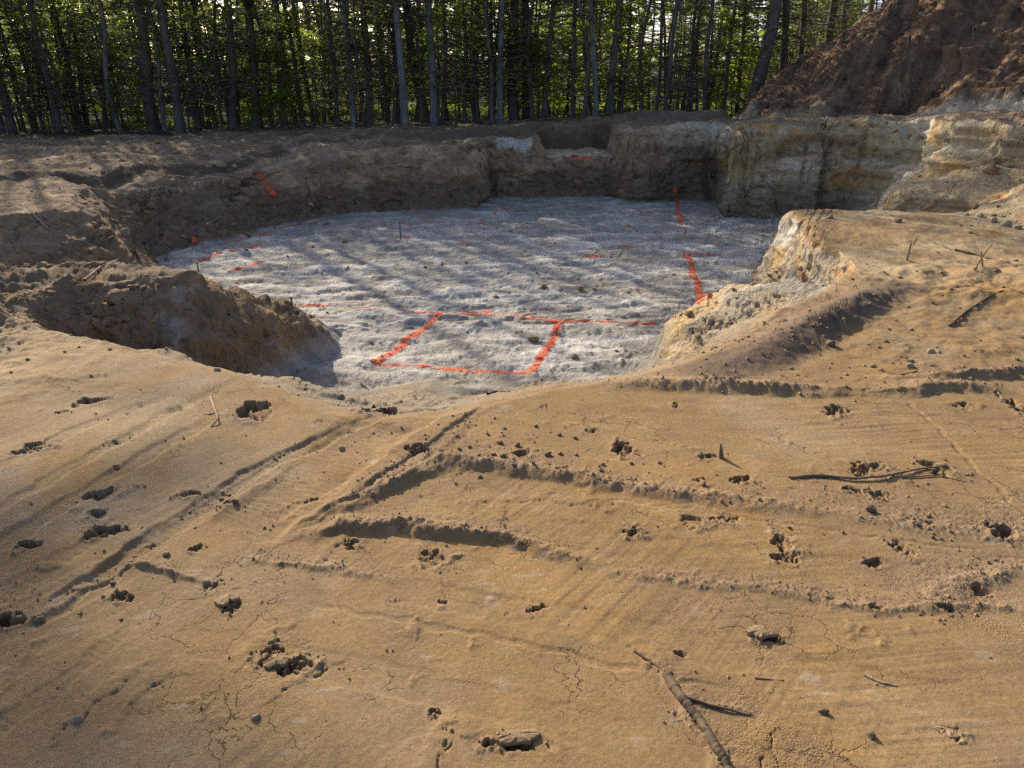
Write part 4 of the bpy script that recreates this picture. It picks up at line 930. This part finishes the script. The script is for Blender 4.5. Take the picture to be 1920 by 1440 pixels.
for u, v, w, l in [(750, 446, 34, 'orange paint spot round the dark stake in mid floor'), (868, 456, 26, 'orange paint spot right of the dark stake'), (978, 427, 26, 'orange paint spot at the back centre of the floor'), (1108, 480, 30, 'orange paint spot in the middle of the floor'),
                   (1172, 462, 24, 'orange paint spot just beyond the middle one'), (1181, 425, 20, 'small orange paint spot towards the back right'), (892, 418, 24, 'faint orange paint spot on the back left line'), (1292, 382, 16, 'small orange paint spot beside the back right line')]:
    spray([(u - w / 2, v), (u + w / 2, v)], .06, .6, l, 'orange paint spots on the pit floor', name='paint_spot')
# paint on the left wall and on the step: placed where the sight line meets the earth
def wall_paint(pts, wd, label):
    V = []; F = []
    for i in range(len(pts) - 1):
        for k in range(90):
            t = rp.uniform(); u = pts[i][0] + (pts[i + 1][0] - pts[i][0]) * t + rp.normal(0, wd); v = pts[i][1] + (pts[i + 1][1] - pts[i][1]) * t + rp.normal(0, wd * .5)
            hp_ = hit_uv(u, v)
            if hp_ is None or rp.uniform() > .6: continue
            p, n = hp_[0], hp_[1]; n = n if n.z > 0 else -n
            a = n.orthogonal().normalized(); b = n.cross(a); q = rp.uniform(.010, .022); b0 = len(V); p = p + n * rp.uniform(.006, .014)
            for s1, s2 in ((-1, -1), (1, -1), (1, 1), (-1, 1)): V.append(tuple(p + a * q * s1 + b * q * s2))
            F.append((b0, b0 + 1, b0 + 2, b0 + 3))
    tag(mesh_obj('paint_mark', V, F, M_PAINT), label, 'paint mark', 'orange paint on the earth walls')
wall_paint([(484, 327), (500, 345), (514, 366)], 3, 'orange paint streak running down the left earth wall')
wall_paint([(1070, 297), (1110, 296)], 2, 'small orange paint mark on the step cut in the back wall')

# ------------------------------------------------------------------ marker flags and stakes
def marker_flag(u, v, hgt, size, label, turn):
    p = hit_uv(u, v)[0]; root = empty('marker_flag', p)
    V, F = tube(np.array([[0, 0, -.06], [.004, 0, hgt * .5], [0, .004, hgt]]), [.003] * 3, 5); mesh_obj('wire', V, F, M_WIRE, root)
    c, s = math.cos(turn), math.sin(turn); V = []; nx, nz = 5, 4
    for i in range(nx + 1):
        for j in range(nz + 1):
            a = i / nx * size * 1.15; wv = .012 * math.sin(i * 1.3 + j * .6); b = hgt - size * (j / nz) * (1 - .25 * i / nx) - .03 * (i / nx) ** 2
            V.append((a * c - wv * s, a * s + wv * c, b))
    F = [(i * (nz + 1) + j, (i + 1) * (nz + 1) + j, (i + 1) * (nz + 1) + j + 1, i * (nz + 1) + j + 1) for i in range(nx) for j in range(nz)]
    mesh_obj('flag', V, F, M_FLAG, root); tag(root, label, 'flag', 'orange marker flags in the pit')
marker_flag(1326, 572, .11, .05, 'small orange marker flag beside the bold paint line near the tongue', .4)
marker_flag(1283, 446, .14, .065, 'small orange marker flag between the two right-hand paint lines', .9)
marker_flag(1261, 372, .22, .09, 'tiny orange marker flag at the foot of the back right wall', .5)
marker_flag(1072, 374, .20, .06, 'tiny orange marker flag at the foot of the back wall below the step', 1.2)
marker_flag(892, 398, .20, .06, 'tiny orange marker flag at the foot of the left block', 1.2)
marker_flag(362, 462, .14, .08, 'tiny orange marker flag at the left edge of the pit floor', 1.0)
def stake(u, v, hgt, r, label, lean=(0, 0)):
    p = hit_uv(u, v)[0]; root = empty('stake', p)
    V, F = tube(np.array([[0, 0, -.08], [lean[0] * .5, lean[1] * .5, hgt * .5], [lean[0], lean[1], hgt]]), [r, r, r * .95], 6); mesh_obj('shaft', V, F, M_STICK, root)
    V, F = tube(np.array([[lean[0], lean[1], hgt - .001], [lean[0], lean[1], hgt + r]]), [r * 1.35, r * .8], 6); mesh_obj('head', V, F, M_STICKL, root)
    tag(root, label, 'stake', 'dark stakes in and beside the pit')
stake(751, 447, .28, .012, 'thin dark stake standing in an orange spot on the pit floor')
stake(372, 508, .12, .010, 'thin dark stake on top of the left bank')
stake(548, 577, .10, .010, 'short stake where the paint line meets the left bank')
stake(1700, 488, .15, .008, 'short dark stake upright on the sunlit bench', (.01, 0))

# ------------------------------------------------------------------ stones, clods and crumbs
ICO_V = []; _t = (1 + 5 ** .5) / 2
for a, b in ((-1, _t), (1, _t), (-1, -_t), (1, -_t)): ICO_V += [(a, b, 0)]
for a, b in ((-1, _t), (1, _t), (-1, -_t), (1, -_t)): ICO_V += [(0, a, b)]
for a, b in ((_t, -1), (_t, 1), (-_t, -1), (-_t, 1)): ICO_V += [(a, 0, b)]
ICO_V = unit(np.array(ICO_V, float))
ICO_F = np.array([(0, 11, 5), (0, 5, 1), (0, 1, 7), (0, 7, 10), (0, 10, 11), (1, 5, 9), (5, 11, 4), (11, 10, 2), (10, 7, 6), (7, 1, 8), (3, 9, 4), (3, 4, 2), (3, 2, 6), (3, 6, 8), (3, 8, 9), (4, 9, 5), (2, 4, 11), (6, 2, 10), (8, 6, 7), (9, 8, 1)])
def subdiv(V, F):
    V = [tuple(v) for v in V]; mid = {}; out = []
    def m(a, b):
        k = (min(a, b), max(a, b))
        if k not in mid: p = unit((np.array(V[a]) + np.array(V[b])) / 2); mid[k] = len(V); V.append(tuple(p))
        return mid[k]
    for a, b, c in F:
        ab, bc, ca = m(a, b), m(b, c), m(c, a); out += [(a, ab, ca), (b, bc, ab), (c, ca, bc), (ab, bc, ca)]
    return np.array(V), np.array(out)
SV, SF = subdiv(*subdiv(ICO_V, ICO_F))
def stone_mesh(name, mat, rg, flat=.65, rough=.22):
    k = rg.uniform(0, 50, 3); V = SV.copy()
    # facets: cut by random planes, then roughen
    for i in range(9):
        n = unit(rg.normal(0, 1, 3)); d = V @ n; cut = rg.uniform(.62, .9); V = V - np.maximum(d - cut, 0)[:, None] * n
    nz = fbm(V[:, 0] * 1.3 + k[0] + V[:, 2], V[:, 1] * 1.3 + k[1] - V[:, 2], 1.6, 4, 620, .6)
    V = V * (1 + rough * nz)[:, None] * [1.15, .9, flat]
    return np_mesh(name, V, SF, mat, True)
rs = np.random.default_rng(31)
ST = [stone_mesh('stone', M_STONE, rs) for i in range(4)]; CL = [stone_mesh('clod', M_CLOD, rs, .75, .5) for i in range(4)]; CD = [stone_mesh('clod', M_CLODD, rs, .75, .5) for i in range(3)]
def lay(mesh, name, u, v, px, label, cat, group, sink=.25):
    hp_ = hit_uv(u, v)
    if hp_ is None: return
    dist = hp_[2]; r = .5 * px / FPX * dist * .9
    o = bpy.data.objects.new(name, mesh); COL.objects.link(o); o.scale = (r, r, r); o.rotation_euler = (rs.normal(0, .25), rs.normal(0, .25), rs.uniform(0, 6.28))
    o.location = hp_[0] + Vector((0, 0, r * (.65 - sink))); tag(o, label, cat, group); return o
for i, (u, v, px, lab) in enumerate([(236, 441, 24, 'pale stone lodged on the left bank above the pit'), (413, 313, 22, 'pale rounded stone on the crest of the left wall'), (582, 386, 14, 'small pale stone at the foot of the left block'), (1746, 662, 16, 'pale flat stone right of centre on the tan slope, the left of a pair'),
        (1760, 661, 10, 'small pale stone touching the flat pair stone'), (1706, 687, 14, 'pale stone beside the short twig on the tan slope'), (1635, 688, 12, 'brown stone left of the short twig'), (1556, 647, 20, 'dark flat chip lying at the foot of the dark ridge'), (1836, 408, 15, 'pale stone at the foot of the right wall, leftmost of its row'),
        (1862, 416, 13, 'rounded stone at the foot of the right wall, second of its row'), (1886, 424, 17, 'largest stone at the foot of the right wall'), (1908, 428, 13, 'stone at the foot of the right wall, last before the frame'), (1812, 404, 9, 'small stone beginning the row below the right wall'), (1856, 322, 26, 'dark stone stuck in the right wall'),
        (440, 314, 12, 'small stone beside the pale one on the left crest'), (1430, 300, 12, 'stone bulging from the right wall face'), (640, 842, 14, 'pale pebble in the track marks on the sand'), (1543, 1336, 16, 'small clay lump casting a shadow low in the view'), (1632, 1380, 16, 'small pale lump at the end of a scrape mark'),
        (1648, 652, 8, 'tiny pebble up the tan slope'), (1640, 555, 10, 'small stone behind the dark ridge'), (1500, 505, 12, 'stone in the face of the sunlit bench'), (1460, 520, 10, 'small stone low in the face of the sunlit bench'), (480, 1345, 18, 'pale flat pebble pressed into the shaded sand'), (145, 1350, 20, 'pale flat pebble near the lower left corner'), (312, 1040, 14, 'bluish pebble above the bent ridge')]):
    lay(CD[i % 3] if 'dark' in lab else (CL[i % 4] if 'lump' in lab else ST[i % 4]), 'stone', u, v, px, lab, 'stone', 'stones about the pit', .45 if 'flat' in lab or 'stuck' in lab else .25)
for i, (u, v, px) in enumerate([(936, 831, 14), (970, 836, 13), (1026, 853, 17), (925, 853, 11), (944, 857, 14), (898, 855, 11), (1050, 851, 10), (1078, 822, 9), (1000, 868, 9), (1130, 871, 9), (1126, 882, 8), (880, 838, 9), (915, 815, 8), (1005, 800, 8), (1048, 816, 10), (1080, 853, 9), (1184, 870, 8), (962, 872, 10), (1720, 985, 9), (1735, 978, 8), (1632, 958, 20), (1318, 908, 12), (441, 942, 12), (415, 938, 10), (1740, 968, 9), (1748, 1008, 8), (1424, 937, 8), (1236, 868, 9), (900, 895, 9), (860, 842, 9), (1480, 990, 8), (430, 930, 8), (212, 1095, 11), (227, 1162, 7), (75, 1165, 16)]):
    lay((CD if i % 3 else CL)[i % 3], 'clod', u, v, px, 'small loose clod of soil among others on the graded sand', 'clod', 'loose clods on the graded sand')

rc = np.random.default_rng(44)
n = 120000
u = rc.uniform(-40, 1960, n); v = 600 + 860 * rc.uniform(0, 1, n)
dx = (u - 960) / FPX; dzc = -(v - 720) / FPX; t = -CAM_Z / (-SP + dzc * CP); px = (dx * t).astype(np.float32); py = ((CP + dzc * SP) * t).astype(np.float32)
_, lo, _ = near_detail(px, py)
pr = 0.16 * np.minimum(lo, 1) ** 1.2
for a, b, ra, rb_, k in ZP: pr = pr + 0.13 * k * np.exp(-(((u - a) / ra) ** 2 + ((v - b) / rb_) ** 2) * 1.4)
pr = pr * (0.35 + 1.3 * sst(-.2, .35, fbm(px, py, 7, 2, 640))) + 0.010 * sst(-.1, .4, fbm(px, py, 2, 2, 641))
kp = rc.uniform(0, 1, n) < pr
px, py = px[kp], py[kp]; m = len(px)
_, mk = base(px, py); okk = mk['t1'] > .55; px, py = px[okk], py[okk]; m = len(px)
pz = land(px, py); rad = 0.0018 + 0.0065 * rc.uniform(0, 1, m) ** 4; dd = np.hypot(px, py); rad = rad * np.clip(dd / 2.6, .75, 1.9)
oct_v = np.array([(1, 0, 0), (0, 1, 0), (-1, 0, 0), (0, -1, 0), (0, 0, 1), (0, 0, -1)], float); oct_f = np.array([(0, 1, 4), (1, 2, 4), (2, 3, 4), (3, 0, 4), (1, 0, 5), (2, 1, 5), (3, 2, 5), (0, 3, 5)])
V = oct_v[None] * rc.uniform(.65, 1.3, (m, 6, 1)); th = rc.uniform(0, 6.28, m)
ct, st = np.cos(th)[:, None], np.sin(th)[:, None]
V = np.stack([V[..., 0] * ct - V[..., 1] * st, V[..., 0] * st + V[..., 1] * ct, V[..., 2] * .8], -1) + rc.normal(0, .15, (m, 6, 3))
V = V * rad[:, None, None] + np.stack([px, py, pz + rad * .35], -1)[:, None]
F = (oct_f[None] + 6 * np.arange(m)[:, None, None]).reshape(-1, 3)
cr = bpy.data.objects.new('soil_crumbs', np_mesh('soil_crumbs', V.reshape(-1, 3), F, M_CLOD)); COL.objects.link(cr); tag(cr, 'loose sandy crumbs strewn along the ridges and holes', 'soil crumbs', kind='stuff')

# lumps fallen at the foot of the walls and banks
lm = []
while len(lm) < 2000:
    u_, v_ = rc.uniform(0, 1920), rc.uniform(230, 700)
    lm.append((u_, v_))
V = []; F = []; b0 = 0
hits = [q for q in (hit_uv(u_, v_) for u_, v_ in lm) if q is not None and q[0].y <= 20.5 and q[2] >= 4.0]
_, mk = base(np.array([q[0].x for q in hits], np.float32), np.array([q[0].y for q in hits], np.float32))
for (p, nn, dist), t1_, t2_ in zip(hits, mk['t1'], mk['t2']):
    pk_ = 1.0 if (0.0 < t2_ < .25 or (0 < t1_ < .3 and t2_ <= 0)) else (.35 if t2_ > 0 or t1_ < 1 else .2)
    if t1_ <= 0 and t2_ <= 0: pk_ = .07
    if rc.uniform() > pk_: continue
    r = rc.uniform(.008, .024) * (1 + rc.uniform() ** 6 * 2.6) * min(1.4, max(.3, dist / 10))
    q = ICO_V * rc.uniform(.7, 1.25, (12, 1)) * [1.1, .9, .7] * r; V.append(q + np.array(p) + [0, 0, r * .3]); F.append(ICO_F + b0); b0 += 12
lmo = bpy.data.objects.new('earth_lumps', np_mesh('earth_lumps', np.concatenate(V), np.concatenate(F), M_CLOD)); COL.objects.link(lmo); tag(lmo, 'earth lumps fallen about the floor and the wall feet', 'earth lumps', kind='stuff')

# crusts of dried soil lifted by teeth and boots
def crust(u, v, wpx, dpx, tilt, turn, label, mat=None):
    hp_ = hit_uv(u, v); sc_ = hp_[2] / FPX; a = .5 * wpx * sc_; b = max(.5 * dpx * sc_ * 1.9, .012); rg = np.random.default_rng(int(u * 7 + v)); nn = 26
    th = np.linspace(0, 6.283, nn, endpoint=False); rad = 1 + .28 * np.interp(th, np.linspace(0, 6.283, 10), np.r_[(q := rg.normal(0, .8, 9)), q[0]]) + rg.normal(0, .07, nn)
    ring = np.stack([a * rad * np.cos(th), b * rad * np.sin(th)], -1); V = []; t_ = min(.010, a * .25)
    for f_, zt_ in ((1.0, 0), (.97, t_), (.55, t_ * 1.5)):
        for x_, y_ in ring: V.append((x_ * f_, y_ * f_, zt_ + .18 * abs(x_ * f_) ** 1.5 * (1 if f_ < 1 else .9) + rg.normal(0, .0012)))
    V.append((0, 0, t_ * 1.6)); F = []
    for k_ in range(2):
        for i_ in range(nn): F.append((k_ * nn + i_, k_ * nn + (i_ + 1) % nn, (k_ + 1) * nn + (i_ + 1) % nn, (k_ + 1) * nn + i_))
    F += [(2 * nn + i_, 2 * nn + (i_ + 1) % nn, 3 * nn) for i_ in range(nn)] + [tuple(range(nn))[::-1]]
    o = mesh_obj('soil_crust', V, F, mat or M_CLOD, None, False); o.location = hp_[0] + Vector((0, 0, -.003 + b * abs(math.sin(tilt * .4)) * .6)); o.rotation_euler = (tilt * .4, 0, turn)
    tag(o, label, 'soil crust', 'lifted crusts of soil')
crust(962, 1386, 74, 16, -.45, .1, 'wide curled crust of sand with a dark gap under it at the lower edge')
crust(1428, 1188, 44, 16, -.35, .2, 'small domed crust lifted beside a hole in the lower right sand')
crust(428, 1126, 34, 18, -.5, .6, 'tilted crust flake by the small hole right of the bent ridge')
crust(1772, 1372, 38, 16, -.4, -.4, 'thin upturned crust flake in the lower right corner')
crust(520, 1240, 40, 18, -.4, .8, 'crust flake between the two lower left holes')

# ------------------------------------------------------------------ sticks and roots
rk = np.random.default_rng(58)
def on_ground(pts, r, lift=0.0):
    W = []
    for i, (u, v) in enumerate(pts):
        p = hit_uv(u, v)[0]; W.append((p.x, p.y, p.z + r * .25 + lift * math.sin(math.pi * i / max(len(pts) - 1, 1))))
    W = np.array(W); tt = np.linspace(0, len(W) - 1, max(8, 5 * len(W))); k = np.arange(len(W))
    S = np.stack([np.interp(tt, k, W[:, j]) for j in range(3)], -1); S[1:-1] += rk.normal(0, r * .12, S[1:-1].shape); kk = np.array([.25, .5, .25]); S[1:-1] = S[:-2] * .25 + S[1:-1] * .5 + S[2:] * .25; return S
def stick(name, pts, r, label, mat=M_STICK, lift=0.0, forks=(), group='sticks and roots lying about', cat='stick', taper=.6):
    root = empty(name, hit_uv(*pts[0])[0]); S = on_ground(pts, r, lift); inv = np.array(root.location)
    S = np.stack([np.interp(np.linspace(0, 1, 4 * len(S)), np.linspace(0, 1, len(S)), S[:, j]) for j in range(3)], -1)
    V, F = tube(S - inv, r * (1 - taper * np.linspace(0, 1, len(S))) * (1 + .25 * fbm(np.arange(len(S)) * 1.0, np.zeros(len(S)), .11, 3, 700)), 8); V = V + rk.normal(0, r * .06, V.shape); mesh_obj('shaft', V, F, mat, root, True)
    for fp, fr in forks:
        S = on_ground(fp, fr, lift * .5); V, F = tube(S - inv, fr * (1 - .7 * np.linspace(0, 1, len(S))), 5); mesh_obj('fork', V, F, mat, root, True)
    tag(root, label, cat, group)
stick('stick', [(1480, 897), (1530, 893), (1600, 901), (1660, 896), (1720, 882), (1776, 873)], .008, 'long crooked stick lying across the sand, right of the upright splinter', M_STICK, .008, [([(1690, 895), (1760, 893), (1812, 904)], .004)])
stick('root', [(1250, 1266), (1275, 1308), (1310, 1352), (1345, 1408), (1374, 1460)], .014, 'thick forked root half buried at the lower edge of the view', M_ROOT, .006, [([(1290, 1310), (1340, 1327), (1405, 1341)], .007), ([(1190, 1222), (1215, 1240), (1250, 1262)], .005)], cat='root', taper=.25)
stick('stick', [(158, 526), (190, 505), (222, 486)], .014, 'short stick leaning on the rough ground behind the left bank', M_STICKL, .02)
stick('stick', [(40, 385), (80, 405), (108, 421)], .02, 'pale stick lying on the left terrace, upper of two', M_STICKL)
stick('stick', [(60, 400), (85, 425), (100, 436)], .014, 'pale stick lying on the left terrace, lower of two', M_STICKL)
stick('root', [(395, 745), (404, 775), (410, 792), (395, 800)], .007, 'small pale forked root poking from the sand left of a deep hole', M_STICKL, .02, [([(404, 775), (380, 778)], .004), ([(404, 775), (425, 782)], .004)], cat='root')
stick('stick', [(1790, 470), (1840, 481), (1890, 492)], .016, 'dark stick lying on the sunlit bench near the frame edge', M_ROOT)
stick('stick', [(1750, 455), (1770, 462), (1800, 476)], .008, 'thin twig lying on the bench left of the dark stick', M_ROOT)
stick('root', [(1780, 612), (1810, 585), (1860, 553), (1880, 545)], .009, 'thin root half buried up the tan slope by the frame edge', M_ROOT, cat='root')
stick('stick', [(1665, 700), (1690, 703), (1720, 696)], .006, 'short crooked twig lying on the tan slope beside a pale stone', M_ROOT)
stick('stick', [(1560, 505), (1590, 502), (1640, 498)], .010, 'twig lying in the rough band at the front of the bench', M_STICKL)
stick('stick', [(1620, 1266), (1650, 1280), (1680, 1286)], .005, 'thin crumb-coated twig in the lower right sand', M_STICKL)
stick('stick', [(1415, 1272), (1440, 1274), (1470, 1277)], .003, 'hair-thin twig pressed in the sand right of the forked root', M_ROOT)
stick('stick', [(820, 1335), (826, 1338)], .008, 'tiny dark chip of wood low in the view', M_ROOT)
stick('stick', [(677, 720), (690, 728), (706, 738)], .012, 'grey splinter of wood at the lip above a hole', M_STICKL)
stick('stick', [(1310, 580 + 275), (1328, 852), (1345, 856)], .004, 'thin twig at the foot of the upright splinter', M_ROOT)
stick('stick', [(1165, 968), (1180, 985), (1186, 998)], .0025, 'fine root hair beside a small hole in the sand', M_ROOT)
stick('stick', [(915, 740), (930, 734), (955, 735)], .010, 'rusty brown root end at the lip of the ramp', M_ROOT)
# upright splinter with its long shadow
p = hit_uv(1352, 858)[0]; root = empty('wood_splinter', p)
V = []; prof = [(-.03, .010, .005), (0, .011, .006), (.03, .009, .005), (.055, .006, .004), (.072, .002, .002)]
for z_, w_, t_ in prof: V += [(-w_ - z_ * .12, -t_, z_), (w_ - z_ * .12, -t_, z_), (w_ - z_ * .12, t_, z_), (-w_ - z_ * .12, t_, z_)]
F = [(4 * i + j, 4 * i + (j + 1) % 4, 4 * i + 4 + (j + 1) % 4, 4 * i + 4 + j) for i in range(4) for j in range(4)] + [(16, 17, 18, 19)]
mesh_obj('shaft', V, F, M_STICK, root); tag(root, 'upright brown wood splinter casting a long shadow on the sand', 'splinter')
# upright twigs on the bench
for u_, v_, dx_, h_, lab in [(1825, 508, .10, .22, 'leaning dark twig stuck upright at the front of the bench'), (1845, 500, -.05, .12, 'short dark twig stuck upright beside the leaning one'), (1712, 460, .04, .10, 'small twig stuck upright on the bench')]:
    p = hit_uv(u_, v_)[0]; root = empty('twig', p); V, F = tube(np.array([[0, 0, -.03], [dx_ * .5, .01, h_ * .5], [dx_, 0, h_]]), [.006, .005, .003], 5); mesh_obj('shaft', V, F, M_ROOT, root); tag(root, lab, 'twig', 'sticks and roots lying about')
# root fibres hanging out of the heap, and brushwood along the edge of the wood
ra = Acc()
for i in range(170):
    hp_ = hit_uv(rk.uniform(1420, 1920), rk.uniform(0, 235))
    if hp_ is None: continue
    p, nn, dist = hp_
    if float(base(np.array([p.x], np.float32), np.array([p.y], np.float32))[1]['sd'][0]) < .1: continue
    L = rk.uniform(.12, .7); d0 = unit(np.array([-.5, -.45, -.65]) + rk.normal(0, .45, 3)); t = np.linspace(0, 1, 6)
    pts = np.array(p) + np.array(nn) * .02 + d0 * (t * L)[:, None] + np.array(nn) * (.10 * L * np.sin(t * 3.1))[:, None] + rk.normal(0, .02, (6, 3)) * t[:, None]
    V, F = tube(pts, rk.uniform(.003, .012) * (1 - .8 * t), 4); ra.add(V, F)
o = bpy.data.objects.new('root_fibres', ra.mesh('root_fibres', M_STICK)); COL.objects.link(o); tag(o, 'fine roots hanging out of the dark soil heap', 'roots', kind='stuff')
ba = Acc()
for i in range(420):
    x_ = rk.uniform(-15, 6); y_ = 20.3 + rk.uniform(0, 1) ** 1.3 * 7; a = rk.uniform(0, 6.28); L = rk.uniform(.3, 1.6); z_ = drop(x_, y_)[0].z
    t = np.linspace(0, 1, 4); pts = np.array([x_, y_, z_ + .03]) + np.outer(t * L, [math.cos(a), math.sin(a), rk.uniform(-.02, .35)]) + rk.normal(0, .04, (4, 3))
    V, F = tube(pts, rk.uniform(.006, .02) * (1 - .7 * t), 4); ba.add(V, F)
o = bpy.data.objects.new('brushwood', ba.mesh('brushwood', M_TWIG)); COL.objects.link(o); tag(o, 'dead branches littering the edge of the woods', 'brushwood', kind='stuff')
